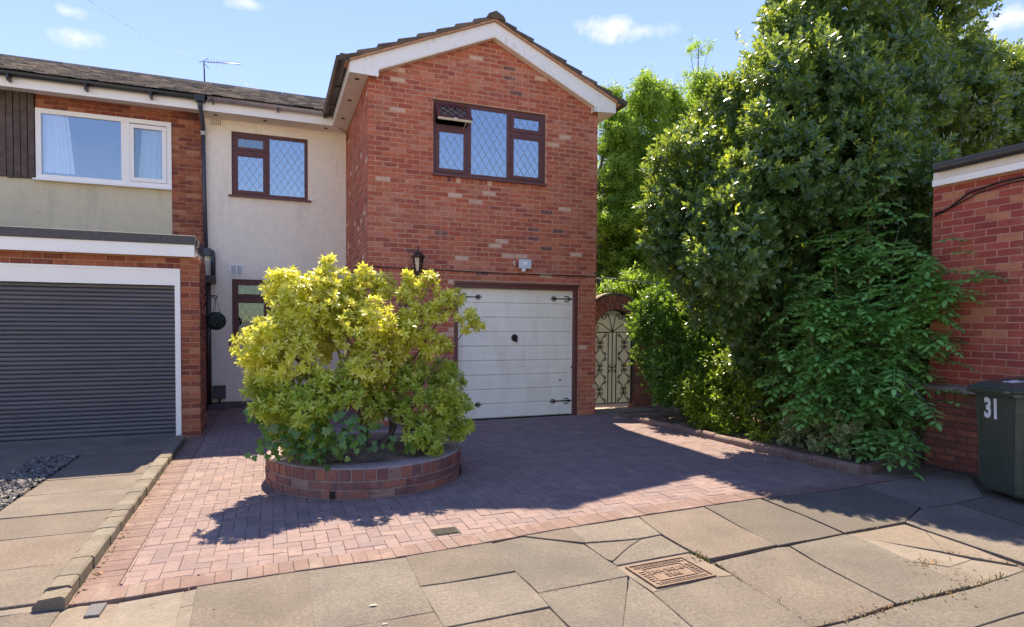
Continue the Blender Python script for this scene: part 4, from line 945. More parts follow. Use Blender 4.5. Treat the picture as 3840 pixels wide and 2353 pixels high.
bx('roof', M['felt'], rb, XW-.06, 13, -2.5, 4.67, 3.345, 3.39)
MB().tube([(XW-.012, 4.66, 2.83), (XW-.012, 4.52, 2.86), (XW-.012, 4.3, 3.0), (XW-.012, 4.0, 3.05), (XW-.012, 3.4, 3.07), (XW-.012, 2.5, 3.06)], .010, 6).build('cable', M['cable'], rb)
MB().tube([(XW-.025, 4.66, 2.80), (XW-.022, 4.4, 2.90), (XW-.02, 4.2, 2.98), (XW-.02, 3.9, 3.02), (XW-.02, 2.5, 3.04)], .007, 6).build('cable', M['cable'], rb)
lw = thing('low_wall', (6.93, 3.3, 0), 'dark low brick wall with worn coping at the foot of the building', 'wall')
lwm = MB().box(6.927, 6.988, -2.4, 4.66, -.1, .83).build('core', M['mortar_low'], lw)
brickwork((6.92, 4.66, 0), -math.pi/2, 3.2, .0, .72, lwm, M['brick_low'], limit=150, depth=.03)
P = []; y = 4.62
while y > 1.5: P.append((brick_mesh(.098, .105, .03), (6.922+rnd.uniform(-.003, .003), y, .785), (0, 0, -math.pi/2+rnd.uniform(-.02, .02)))); y -= .109
put_pieces(P, M['brick_low'], lwm, 'brick', 'brickwork', 40)
MB().prism([(6.86, .845), (6.86, .885), (6.9, .905), (6.996, .915), (6.996, .845)], -2.4, 4.68, 'y').build('coping', M['mortar_p'], lw)
def wheelie_bin():
    th = rad(-111.7); loc = Vector((6.475, 3.44, 0)); R = Matrix.Rotation(th, 3, 'Z')
    t = thing('wheelie_bin', tuple(loc), 'dark green wheelie bin with white number 31 by the low wall', 'wheelie bin')
    def fin(mb, name, mat, parent): mb.v = [tuple(R@Vector(p)+loc) for p in mb.v]; return mb.build(name, mat, parent)
    def ring(w, d, z, c=.04, oy=0):
        return [(-w+c, -d+oy, z), (w-c, -d+oy, z), (w, -d+c+oy, z), (w, d-c+oy, z), (w-c, d+oy, z), (-w+c, d+oy, z), (-w, d-c+oy, z), (-w, -d+c+oy, z)]
    def loft(mb, rings, cap=True):
        vs = [p for r in rings for p in r]; fs = []
        for i in range(len(rings)-1):
            for k in range(8): fs.append((i*8+k, i*8+(k+1) % 8, (i+1)*8+(k+1) % 8, (i+1)*8+k))
        if cap: fs += [tuple(range(8))[::-1], tuple((len(rings)-1)*8+k for k in range(8))]
        return mb.add(vs, fs)
    b = MB(); loft(b, [ring(.225, .235, .03), ring(.235, .245, .06), ring(.268, .285, .78), ring(.272, .288, .785), ring(.272, .288, .80), ring(.279, .296, .955)]); body = fin(b, 'body', M['bin'], t)
    b = MB(); loft(b, [ring(.292, .315, .925), ring(.318, .345, .935), ring(.318, .345, .965), ring(.300, .325, .972)]); fin(b, 'rim', M['bin'], body)
    l = MB()                                         # lid: low at the front, rising to the hinge
    def lr(w, d, z, tilt): return [(x, y, z+(y+.33)*tilt) for x, y, z in ring(w, d, z, .06)]
    loft(l, [lr(.316, .345, .974, .05), lr(.318, .347, .99, .05), lr(.29, .315, 1.003, .07), lr(.25, .27, 1.022, .12), lr(.22, .24, 1.024, .12)]); lid = fin(l, 'lid', M['bin'], t)
    s = MB(); s.prism([(-.24, -.345), (.24, -.345), (.22, -.385), (-.22, -.385)], .965, .985); fin(s, 'lip', M['bin'], lid)
    for x in (-.19, .19):                              # moulded ribs on the front
        q = MB(); q.prism([(-.247, .08), (-.253, .08), (-.290, .77), (-.284, .77)], x-.012, x+.012, 'x'); fin(q, 'rib', M['bin'], body)
    for x in (-.2, .2):
        q = MB(); q.box(x-.03, x+.03, .33, .41, .985, 1.045); fin(q, 'hinge_lug', M['bin'], lid)
    h = MB(); h.tube([(-.24, .36, 1.0), (-.24, .40, 1.02), (.24, .40, 1.02), (.24, .36, 1.0)], .016, 8); fin(h, 'handle', M['bin'], t)
    for x in (-.27, .27):
        w = MB(); pts = [(.11*math.cos(k*math.pi/8), .11*math.sin(k*math.pi/8)) for k in range(16)]; w.prism([(.25+a, .11+c) for a, c in pts], x-.025, x+.025, 'x'); wh = fin(w, 'wheel', M['gutter_black'], t)
    for txt, size, pos, eu in (('31', .25, (-.035, -.2915, .79), (rad(90)+.05, 0, 0)), ('31', .16, (.0, -.12, 1.052), (rad(6), 0, 0))):
        me = text_mesh(txt, size, .0012, .010); me.materials.append(M['sticker']); o = bpy.data.objects.new('number', me); attach(o, body if size > .2 else lid)
        o.matrix_basis = Matrix.Translation(loc) @ R.to_4x4() @ Matrix.Translation(pos) @ Euler(eu).to_matrix().to_4x4() @ Matrix.Diagonal((.72 if size > .2 else .9, 1, 1, 1))
wheelie_bin()

# ------------------------------------------------------------------ arched gateway beside the house
YA = 9.60; AX, AZ, AR, AO = 5.835, 1.41, .425, .70
arch = thing('arched_gateway', (AX, YA, 0), 'brick archway between the house and the bushes', 'archway')
def arc(r, a0, a1, n): return [(AX+r*math.cos(a0+(a1-a0)*i/n), AZ+r*math.sin(a0+(a1-a0)*i/n)) for i in range(n+1)]
m = MB(); m.box(5.207, AX-AR, YA+mo, YA+.22, -.1, AZ); m.box(AX+AR, 15, YA+mo, YA+.22, -.1, AZ)
m.prism([(AX-AR, AZ)]+arc(AR, math.pi, 0, 18)+[(AX+AR, AZ)]+[(AX+.9, AZ), (AX+.9, 1.95)]+[p for p in arc(AO-.02, .75, math.pi-.6, 14)]+[(5.207, 1.83), (5.207, AZ)], YA+mo, YA+.22, 'y')
m.box(AX+.9, 15, YA+mo, YA+.22, AZ, 2.02); core = m.build('wall', M['mortar_low'], arch)
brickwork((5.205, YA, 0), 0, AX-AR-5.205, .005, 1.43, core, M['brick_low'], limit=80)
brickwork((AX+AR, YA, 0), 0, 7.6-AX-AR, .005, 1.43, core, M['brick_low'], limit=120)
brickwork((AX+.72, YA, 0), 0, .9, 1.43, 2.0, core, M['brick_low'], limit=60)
for k in range(24):
    a0 = math.pi*k/24+.012; a1 = math.pi*(k+1)/24-.012; mid = (AR+.14); 
    for r0, r1 in ((AR+.001, AR+.135), (AR+.143, AO-.02)):
        p = [(AX+r*math.cos(a), AZ+r*math.sin(a)) for r, a in ((r0, a0), (r1, a0), (r1, a1), (r0, a1))]
        if min(q[0] for q in p) < 5.2: continue
        MB().prism(p, YA-.004+rnd.uniform(-.003, .003), YA+.06, 'y').build('arch_brick', M['brick_low'], core)
cap = [(AX+AO*math.cos(a), AZ+AO*math.sin(a)) for a in [math.radians(22+i*6.8) for i in range(19)]]
cap2 = [(AX+(AO+.03)*math.cos(a), AZ+(AO+.03)*math.sin(a)) for a in [math.radians(22+i*6.8) for i in range(19)]]
MB().prism(cap+cap2[::-1], YA+.005, YA+.25, 'y').build('capping', M['cement'], arch)
bx('coping', M['brick_low'], arch, AX+.72, 15, YA-.02, YA+.24, 2.022, 2.08)
gate = thing('garden_gate', (AX, YA+.1, .03), 'white backed garden gate covered in black scrollwork under the archway', 'gate')
gyp = YA+.13; gb = .10
MB().prism([(AX-AR+.012, gb), (AX+AR-.012, gb), (AX+AR-.012, AZ-.012), (AX-AR+.012, AZ-.012)], gyp, gyp+.008, 'y').build('panel', M['panel'], gate)
MB().prism([(AX-AR+.012, AZ+.008), (AX+AR-.012, AZ+.008)]+arc(AR-.012, .02, math.pi-.02, 18), gyp, gyp+.008, 'y').build('panel', M['panel'], gate)
yb = gyp-.014; fr = MB()
fr.tube([(AX-AR+.015, yb, gb-.02), (AX-AR+.015, yb, AZ)], .010, 6); fr.tube([(AX+AR-.015, yb, gb-.02), (AX+AR-.015, yb, AZ)], .010, 6)
fr.tube([(x, yb, z) for x, z in arc(AR-.015, 0, math.pi, 20)], .010, 6); fr.tube([(AX-AR, yb, AZ), (AX+AR, yb, AZ)], .012, 6); fr.tube([(AX-AR, yb, gb), (AX+AR, yb, gb)], .010, 6)
fr.build('frame', M['iron'], gate)
for dx in (-.085, 0, .085): MB().tube([(AX+dx, yb-.004, gb), (AX+dx, yb-.004, AZ)], .009, 6).build('upright', M['iron'], gate)
def scr(points): return MB().tube(points, .0075, 6).build('scroll', M['iron'], gate)
def cscroll(cx, z0, z1, bulge, sgn):                 # a tall C with curled ends
    zc = (z0+z1)/2; hh = (z1-z0)/2; pts = []
    r = .032
    pts += [(cx+sgn*(bulge)+sgn*(-r+r*math.cos(t)*1), yb, z1-r+r*math.sin(t)) for t in np.linspace(-2.2, math.pi/2+.2, 9)][:-1]
    for t in np.linspace(.05, .95, 15): pts.append((cx+sgn*bulge*(1-math.sin(math.pi*t))*.98, yb, z1-(z1-z0)*t))
    pts += [(cx+sgn*(bulge)+sgn*(-r+r*math.cos(t)), yb, z0+r-r*math.sin(t)) for t in np.linspace(-2.2, math.pi/2+.2, 9)][::-1][1:]
    scr(pts)
for side in (-1, 1):
    cx = AX+side*.255; zz = np.linspace(gb+.01, AZ-.01, 4)
    for z0, z1 in zip(zz, zz[1:]):
        for s in (-1, 1): cscroll(cx, z0+.01, z1-.01, .125, s)
        zc = (z0+z1)/2
        for s in (-1, 1):
            for e in (-1, 1): scr([(cx, yb, zc+e*.01), (cx+s*.012, yb, zc+e*.03)]+[(cx+s*.040+s*.030*(1-.6*k/9)*math.cos(math.pi-.2-k*.62), yb, zc+e*(.045+.030*(1-.6*k/9)*math.sin(math.pi-.2-k*.62)*-1)) for k in range(10)])
for s in (-1, 1):
    for e in (-1, 1): scr([(AX+s*.003, yb-.006, .74+e*.01)]+[(AX+s*.042+s*.036*(1-.5*k/8)*math.cos(math.pi-.3-k*.6), yb-.006, .74+e*(.05-.036*(1-.5*k/8)*math.sin(math.pi-.3-k*.6))) for k in range(9)])
    scr([(AX, yb, AZ+.01), (AX+s*.03, yb, AZ+.14), (AX+s*.055, yb, AZ+.25), (AX+s*.09, yb, AZ+.325)]+[(AX+s*.165+.075*(1-.7*k/13)*math.cos(math.pi/2-s*(-1.3+k*.55))*1, yb, AZ+.285+.075*(1-.7*k/13)*math.sin(math.pi/2-s*(-1.3+k*.55))) for k in range(14)])
    scr([(AX, yb, AZ+.01), (AX+s*.12, yb, AZ+.085), (AX+s*.22, yb, AZ+.15), (AX+s*.30, yb, AZ+.165)]+[(AX+s*.325+.062*(1-.7*k/13)*math.cos(math.pi/2-s*(.1+k*.5)), yb, AZ+.095+.066*(1-.7*k/13)*math.sin(math.pi/2-s*(.1+k*.5))) for k in range(14)])
# little outbuilding whose roof edge shows past the house corner
sh = thing('garden_shed', (6.6, 13.0, 0), 'flat shed roof edge just visible above the archway', 'shed')
bx('wall', M['cladding'], sh, 5.6, 7.35, 12.45, 13.6, -.05, 2.50); bx('roof', M['felt'], sh, 5.5, 7.45, 12.3, 13.7, 2.505, 2.60); bx('roof_trim', M['white'], sh, 5.5, 7.45, 12.27, 12.298, 2.61, 2.64)

# ------------------------------------------------------------------ fittings hung on the houses
la = thing('wall_lantern', (2.05, YG, 2.2), 'bronze carriage lantern on the brick front left of the garage door', 'lantern')
lx, ly = 2.05, YG-.17
m = MB(); m.lathe([(.001, 2.715), (.012, 2.71), (.016, 2.695), (.008, 2.68), (.014, 2.665), (.012, 2.65), (.03, 2.64), (.055, 2.615), (.095, 2.575), (.112, 2.562), (.112, 2.552), (.09, 2.548)], lx, ly, 6, True); m.build('cap', M['lantern'], la)
m = MB()
for k in range(6):
    a = 2*math.pi*(k+.5)/6; m.tube([(lx+.085*math.cos(a), ly+.085*math.sin(a), 2.55), (lx+.05*math.cos(a), ly+.05*math.sin(a), 2.33)], .007, 5)
m.lathe([(.092, 2.552), (.092, 2.535), (.082, 2.535)], lx, ly, 6, True); m.lathe([(.058, 2.345), (.06, 2.325), (.045, 2.30), (.03, 2.285), (.022, 2.25), (.001, 2.245)], lx, ly, 6, True); m.build('cage', M['lantern'], la)
MB().lathe([(.08, 2.54), (.05, 2.34)], lx, ly, 6, True).build('pane', M['glass_lamp'], la); MB().lathe([(.001, 2.34), (.018, 2.345), (.018, 2.41), (.026, 2.44), (.02, 2.48), (.001, 2.495)], lx, ly, 10).build('bulb', M['grey_plastic'], la)
m = MB(); m.tube([(lx, ly, 2.25), (lx, ly+.02, 2.20), (lx, ly+.09, 2.165), (lx, YG-.02, 2.21)], .013, 7); m.prism([(lx-.04, 2.10), (lx+.04, 2.10), (lx+.045, 2.2), (lx+.03, 2.30), (lx-.03, 2.30), (lx-.045, 2.2)], YG-.02, YG-.003, 'y'); m.build('bracket', M['lantern'], la)
fl = thing('floodlight', (3.81, YG, 2.45), 'pale grey floodlight with sensor above the garage door', 'floodlight')
m = MB(); m.add([(x, y, z) for (x, y, z) in ((3.70, YG-.135, 2.455), (3.915, YG-.135, 2.455), (3.925, YG-.115, 2.60), (3.705, YG-.115, 2.60), (3.73, YG-.085, 2.475), (3.89, YG-.085, 2.475), (3.89, YG-.07, 2.585), (3.73, YG-.07, 2.585))], [(0, 1, 2, 3), (7, 6, 5, 4), (0, 4, 5, 1), (1, 5, 6, 2), (2, 6, 7, 3), (3, 7, 4, 0)]); m.build('housing', M['grey_plastic'], fl)
bx('reflector', M['white'], fl, 3.785, 3.845, YG-.137, YG-.12, 2.51, 2.56); MB().tube([(3.81, YG-.08, 2.47), (3.81, YG-.03, 2.45), (3.81, YG, 2.46)], .012, 6).build('bracket', M['dark_box'], fl)
MB().lathe([(.001, 2.40), (.028, 2.405), (.036, 2.425), (.034, 2.452), (.001, 2.453)], 3.80, YG-.10, 12).build('sensor', M['white'], fl)
MB().tube([(3.70, YG-.01, 2.50), (3.665, YG-.02, 2.53), (3.66, YG-.01, 2.57), (3.69, YG-.03, 2.565)], .009, 6).build('flex', M['garage_white'], fl)
cb = MB().tube([(XL+.02, YG-.014, 2.40), (1.8, YG-.014, 2.392), (2.6, YG-.014, 2.385), (3.4, YG-.014, 2.37), (4.2, YG-.014, 2.372), (4.9, YG-.014, 2.378), (5.19, YG-.014, 2.376), (5.8, 9.5, 2.36), (7.2, 10.2, 2.38)], .009, 6).build('wall_cable', M['cable'])
tag(cb, 'black cable clipped across the brick front above the garage door', 'cable')
lead = MB().tube([(1.03, 11.60, 5.31), (1.12, 11.75, 5.20), (1.30, 11.70, 5.10), (1.322, 11.72, 5.05), (1.322, 11.75, 4.95)], .007, 6).build('drop_cable', M['cable']); tag(lead, 'thin black cable dropping from the eaves corner between the roofs', 'cable')
BX, BY, BZ = (-0.75, 9.7, 1.572)
hb_ = thing('hanging_topiary_ball', (BX, BY, BZ-.13), 'dark leaf ball hanging on chains from a scroll bracket', 'hanging ball')
br = thing('hanging_bracket', (-.913, BY, BZ+.25), 'black scroll bracket on the garage side holding the leaf ball', 'bracket')
MB().tube([(-.912, BY, BZ+.20), (-.86, BY, BZ+.29), (BX-.05, BY, BZ+.355)]+[(BX-.005+.022*math.cos(t), BY, BZ+.345+.022*math.sin(t)) for t in np.linspace(2.2, -3.5, 10)], .008, 6).build('arm', M['iron'], br)
MB().tube([(-.912, BY, BZ+.362), (-.83, BY, BZ+.366), (BX+.015, BY, BZ+.364)], .007, 6).build('bar', M['iron'], br)
for k in range(3):
    a = k*2.1+.4; MB().tube([(BX, BY, BZ+.33), (BX+.07*math.cos(a), BY+.07*math.sin(a), BZ+.09)], .003, 5).build('chain', M['iron'], hb_)
ae = thing('tv_aerial', (-1.22, 13.6, 6.27), 'thin television aerial on the roof ridge of the left houses', 'aerial')
def aerial():
    b = Vector((-1.22, 13.6, 6.245)); t = Vector((-1.232, 13.6, 6.701)); MB().tube([b-Vector((0, 0, .15)), t], .014, 6).build('mast', M['iron'], ae)
    e = Vector((-0.56, 13.6, 6.785)); s = Vector((-1.261, 13.6, 6.721)); bo = MB().tube([s, e], .008, 6).build('boom', M['alu'], ae)
    for k in range(12):
        p = s.lerp(e, .15+k*.075); MB().tube([p+Vector((0, -.12, .0)), p+Vector((0, .12, .02))], .004, 5).build('element', M['alu'], bo)
    for dx, dz in ((.12, .10), (.12, -.12), (-.06, -.02)): MB().tube([s, s+Vector((dx, 0, dz))], .006, 5).build('reflector', M['alu'], bo)
aerial()
for a, b, lab in (((-2.595, 11, 6.431), (-1.209, 13.6, 6.713), 'overhead wire running up left from the aerial into the sky'), ((-1.016, 13.6, 6.687), (0.13, 13.65, 6.31), 'overhead wire sloping down right from the aerial to the roof')):
    A, B = Vector(a), Vector(b); o = MB().tube([A.lerp(B, t)-Vector((0, 0, .10*math.sin(math.pi*t))) for t in [k/10 for k in range(11)]], .0025, 5).build('overhead_wire', M['cable']); tag(o, lab, 'wire')
#==PLANTS==
# ------------------------------------------------------------------ round brick planter
PX, PY, PR = .91, 6.37, .975
pl = thing('brick_planter', (PX, PY, 0), 'round low brick planter holding the golden shrub', 'planter')
m = MB(); m.lathe([(PR-.008, -.02), (PR-.008, .262), (PR-.012, .274), (PR-.03, .28), (PR-.20, .284), (PR-.21, .275), (PR-.21, .05)], PX, PY, 72); core = m.build('ring_wall', M['mortar_p'], pl)
P = []
for k in range(56):
    a = 2*math.pi*k/56; P.append((brick_mesh(.094, .100, .04), (PX+PR*math.cos(a), PY+PR*math.sin(a), .214), (rnd.uniform(-.02, .02), 0, a+math.pi/2+rnd.uniform(-.02, .02))))
for row, z in ((0, .043), (1, .119)):
    n = 28
    for k in range(n):
        a = 2*math.pi*(k+.5*row)/n
        if row == 0 and k % 7 == 5: continue
        P.append((brick_mesh(.204, .063, .04), (PX+PR*math.cos(a), PY+PR*math.sin(a), z), (rnd.uniform(-.02, .02), 0, a+math.pi/2+rnd.uniform(-.015, .015))))
put_pieces(P, M['brick_p'], core, 'brick', 'brickwork', 300)
for k in range(28):
    if k % 7 == 5:
        a = 2*math.pi*k/28
        for s in (-1, 1):
            an = a+s*.066; o = MB(); o.v, o.f = list(brick_mesh(.078, .063, .04)[0]), list(brick_mesh(.078, .063, .04)[1]); o.sm = [False]*len(o.f)
            q = o.build('brick', M['brick_p'], core); q.location = (PX+PR*math.cos(an), PY+PR*math.sin(an), .043); q.rotation_euler = (0, 0, an+math.pi/2)
        w = bx('weep_hole', M['dark_void'], core, -.02, .02, -.012, .004, -.033, .033); w.location = (PX+PR*math.cos(a), PY+PR*math.sin(a), .043); w.rotation_euler = (0, 0, a+math.pi/2)
def soil_top():
    vs = [(PX, PY, .30)]; fs = []; R = (.25, .5, .7, PR-.2)
    for r in R:
        for k in range(36): a = 2*math.pi*k/36; vs.append((PX+r*math.cos(a), PY+r*math.sin(a), .27+.05*(1-r)+rnd.uniform(-.012, .012)))
    for k in range(36): fs.append((0, 1+k, 1+(k+1) % 36))
    for i in range(3):
        for k in range(36): fs.append((1+i*36+k, 1+(i+1)*36+k, 1+(i+1)*36+(k+1) % 36, 1+i*36+(k+1) % 36))
    MB().add(vs, fs, True).build('soil', M['soil'], pl)
soil_top()

# ------------------------------------------------------------------ foliage tools
def leaf8(L, Wd, fold=.18, curl=.15, p=.45):
    def pt(t, s, w): return (s*w*Wd, t*L, abs(s)*w*Wd*fold-curl*L*t*t)
    V = [pt(0, 0, 0), pt(.28, -1, .42), pt(.28, 0, 0), pt(.28, 1, .42), pt(.62, -1, p), pt(.62, 0, 0), pt(.62, 1, p), pt(1, 0, 0)]
    T = [(0, 2, 1), (0, 3, 2), (1, 2, 5), (1, 5, 4), (2, 3, 6), (2, 6, 5), (4, 5, 7), (5, 6, 7)]
    return np.array(V), T
def leaf5(L, Wd, fold=.2, curl=.12):
    return np.array([(0, 0, 0), (-Wd*.5, L*.5, Wd*.5*fold-curl*L*.2), (0, L*.5, -curl*L*.25), (Wd*.5, L*.5, Wd*.5*fold-curl*L*.2), (0, L, -curl*L)]), [(0, 2, 1), (0, 3, 2), (1, 2, 4), (2, 3, 4)]
def rotz(a): c, s = math.cos(a), math.sin(a); return np.array([[c, -s, 0], [s, c, 0], [0, 0, 1]])
def rotx(a): c, s = math.cos(a), math.sin(a); return np.array([[1, 0, 0], [0, c, -s], [0, s, c]])
def roty(a): c, s = math.cos(a), math.sin(a); return np.array([[c, 0, s], [0, 1, 0], [-s, 0, c]])
def merge(parts):
    V = []; T = []; n = 0
    for v, t in parts: V.append(v); T += [tuple(i+n for i in f) for f in t]; n += len(v)
    return np.concatenate(V), np.array(T)
def rosette(n, L, Wd, e0=.2, e1=.9, r=rnd):
    ps = []
    for k in range(n):
        t = k/(n-1); v, f = leaf8(L*r.uniform(.8, 1.12)*(1-.25*t), Wd*r.uniform(.85, 1.1), .2, r.uniform(.08, .28))
        ps.append((v@(rotz(k*2.4+r.uniform(-.3, .3))@rotx(e0+(e1-e0)*t+r.uniform(-.15, .15))).T+np.array((0, 0, .012*t*n/6)), f))
    return merge(ps)
def shoot(n, L, Wd, length, e0=.35, e1=1.1, r=rnd, five=True):
    ps = []
    for k in range(n):
        t = k/(n-1); v, f = (leaf5 if five else leaf8)(L*r.uniform(.75, 1.1)*(1-.3*t*t), Wd*r.uniform(.85, 1.1))
        ps.append((v@(rotz(k*2.4+r.uniform(-.4, .4))@rotx(e0+(e1-e0)*t+r.uniform(-.2, .2))).T+np.array((0, 0, length*(t-.6))), f))
    return merge(ps)
def pinnate(pairs, L, Wd, length, r=rnd):
    ps = []; droop = r.uniform(.25, .5)
    def at(t): return np.array((0, length*t*(1-.12*t), -droop*length*t*t))
    for k in range(pairs):
        t = .22+.72*k/(pairs-1); s = .75+.35*math.sin(math.pi*(k+.7)/pairs)
        for sd in (-1, 1):
            v, f = leaf8(L*s*r.uniform(.9, 1.1), Wd*s, .14, r.uniform(.1, .3), .48)
            ps.append((v@(rotz(-sd*r.uniform(.95, 1.25))@rotx(r.uniform(-.35, .1))).T+at(t), f))
    v, f = leaf8(L, Wd, .14, .25); ps.append((v@rotx(-.3).T+at(.98), f))
    st = [at(t) for t in (0, .3, .6, .95)]; V = []; 
    for p in st: V += [p+np.array((.003, 0, 0)), p+np.array((-.003, 0, 0)), p+np.array((0, 0, -.004))]
    T = []
    for i in range(3):
        for k in range(3): a, b = i*3+k, i*3+(k+1) % 3; T += [(a, b, b+3), (a, b+3, a+3)]
    ps.append((np.array(V), T)); return merge(ps)
def ivy_leaf(s):
    pts = [(0, 0), (.28, -.12), (.52, .12), (.34, .32), (.42, .62), (.15, .56), (0, .95), (-.15, .56), (-.42, .62), (-.34, .32), (-.52, .12), (-.28, -.12)]
    V = np.array([(0, .28, .02)]+[(x, y, -.10*(x*x+(y-.3)**2)) for x, y in pts])*s
    return V, np.array([(0, 1+i, 1+(i+1) % 12) for i in range(12)])
def basis(d, spin):
    d = d/np.linalg.norm(d); a = np.cross(d, (0, 0, 1.) if abs(d[2]) < .95 else (1., 0, 0)); a /= np.linalg.norm(a); b = np.cross(d, a)
    return np.stack([a, b, d], 1)@rotz(spin)
def foliage(parent, variants, items, mat, single='leaf_spray', stuff='foliage', limit=300, edge=False, vis=None):
    """items: (variant index, position, 3x3 rotation, scale). Largest in view become loose parts, the rest one joined part."""
    def mk(V, T, name):
        me = bpy.data.meshes.new(name); me.vertices.add(len(V)); me.vertices.foreach_set('co', V.astype(np.float32).ravel())
        me.loops.add(len(T)*3); me.loops.foreach_set('vertex_index', T.astype(np.int32).ravel()); me.polygons.add(len(T))
        me.polygons.foreach_set('loop_start', np.arange(0, len(T)*3, 3, dtype=np.int32))
        try: me.polygons.foreach_set('loop_total', np.full(len(T), 3, dtype=np.int32))
        except Exception: pass
        me.polygons.foreach_set('use_smooth', np.ones(len(T), dtype=bool)); me.materials.append(mat); me.update(calc_edges=True); return me
    def paint(me, ev):
        at = me.attributes.new('edge', 'FLOAT', 'POINT'); at.data.foreach_set('value', ev.astype(np.float32))
    sc = []
    for i, (k, p, R, s) in enumerate(items):
        x, y, z = proj(p); ok = -.01 < x < 1.01 and -.01 < y < 1.01 and (vis is None or vis(p)); sc.append((0 if ok else 1, z/s, i))
    sc.sort(); pick = [i for (o, z, i) in sc[:limit] if o == 0]; ps = set(pick); mm = {}
    for i in pick:
        k, p, R, s = items[i]
        if k not in mm:
            mm[k] = mk(*variants[k][:2], single)
            if edge: paint(mm[k], variants[k][2])
        o = bpy.data.objects.new(single, mm[k]); attach(o, parent)
        o.matrix_basis = Matrix.Translation(Vector(p)) @ Matrix([list(r) for r in R]).to_4x4() @ Matrix.Scale(s, 4)
    Vs = []; Ts = []; n = 0; E = []
    for i, (k, p, R, s) in enumerate(items):
        if i in ps: continue
        V, T = variants[k][:2]; Vs.append((V@R.T)*s+np.array(p)); Ts.append(T+n); n += len(V)
        if edge: E.append(variants[k][2])
    if Vs:
        me = mk(np.concatenate(Vs), np.concatenate(Ts), stuff); o = bpy.data.objects.new(stuff, me); attach(o, parent); o['kind'] = 'stuff'
        if edge: paint(me, np.concatenate(E))
        return o
def lobes_points(lobes, density, jitter=.12, inner=.25, flat=1.0, up=.35, seed=1, keep=None):
    """points scattered through the outer skin of a union of balls, with an outward direction"""
    r = np.random.RandomState(seed); out = []; A = np.array(lobes)
    for li, l in enumerate(A):
        n = int(4*math.pi*l[3]**2*density)
        if n < 1: continue
        d = r.normal(size=(n, 3)); d /= np.linalg.norm(d, axis=1)[:, None]
        rr = np.where(r.rand(n) > inner, l[3]*(1+r.uniform(-jitter, jitter, n)), l[3]*r.uniform(.45, .9, n)); p = l[:3]+d*rr[:, None]
        D = np.linalg.norm(p[:, None, :]-A[None, :, :3], axis=2) < A[None, :, 3]*.72; D[:, li] = False
        ok = (~D.any(1) | (r.rand(n) > .75)) & (p[:, 2] > .05)
        dd = d+np.array((0, 0, up))+r.normal(size=(n, 3))*.28
        out += [(p[i], dd[i]) for i in np.nonzero(ok)[0] if keep is None or keep(p[i])]
    return out
def fracture(lobes, n, ratio, seed, shrink=.86):
    """break smooth balls up into a shrunken core with many small knobs around it"""
    r = np.random.RandomState(seed); out = []
    for l in lobes:
        out.append((l[0], l[1], l[2], l[3]*shrink))
        for _ in range(n):
            d = r.normal(size=3); d[2] += .1; d /= np.linalg.norm(d); q = l[3]*ratio*r.uniform(.55, 1.35); e = l[3]*r.uniform(.72, 1.08)
            out.append((l[0]+d[0]*e, l[1]+d[1]*e, l[2]+d[2]*e, q))
    return out
def limbs(parent, base, lobes, r0, mat, fork=None, name='branch', n=8):
    fork = Vector(fork); MB().tube([base, Vector(base).lerp(fork, .5)+Vector((rnd.uniform(-.05, .05), rnd.uniform(-.05, .05), 0)), fork], [r0*1.15, r0, r0*.8], 10).build('trunk', mat, parent)
    for l in lobes:
        e = Vector(l[:3]); mid = fork.lerp(e, .5)+Vector((rnd.uniform(-.12, .12), rnd.uniform(-.12, .12), rnd.uniform(-.02, .18)))*min(1, (e-fork).length)
        MB().tube([fork, fork.lerp(mid, .5)+Vector((0, 0, .03)), mid, mid.lerp(e, .6), e], [r0*.5, r0*.42, r0*.33, r0*.22, r0*.1], 6).build(name, mat, parent)

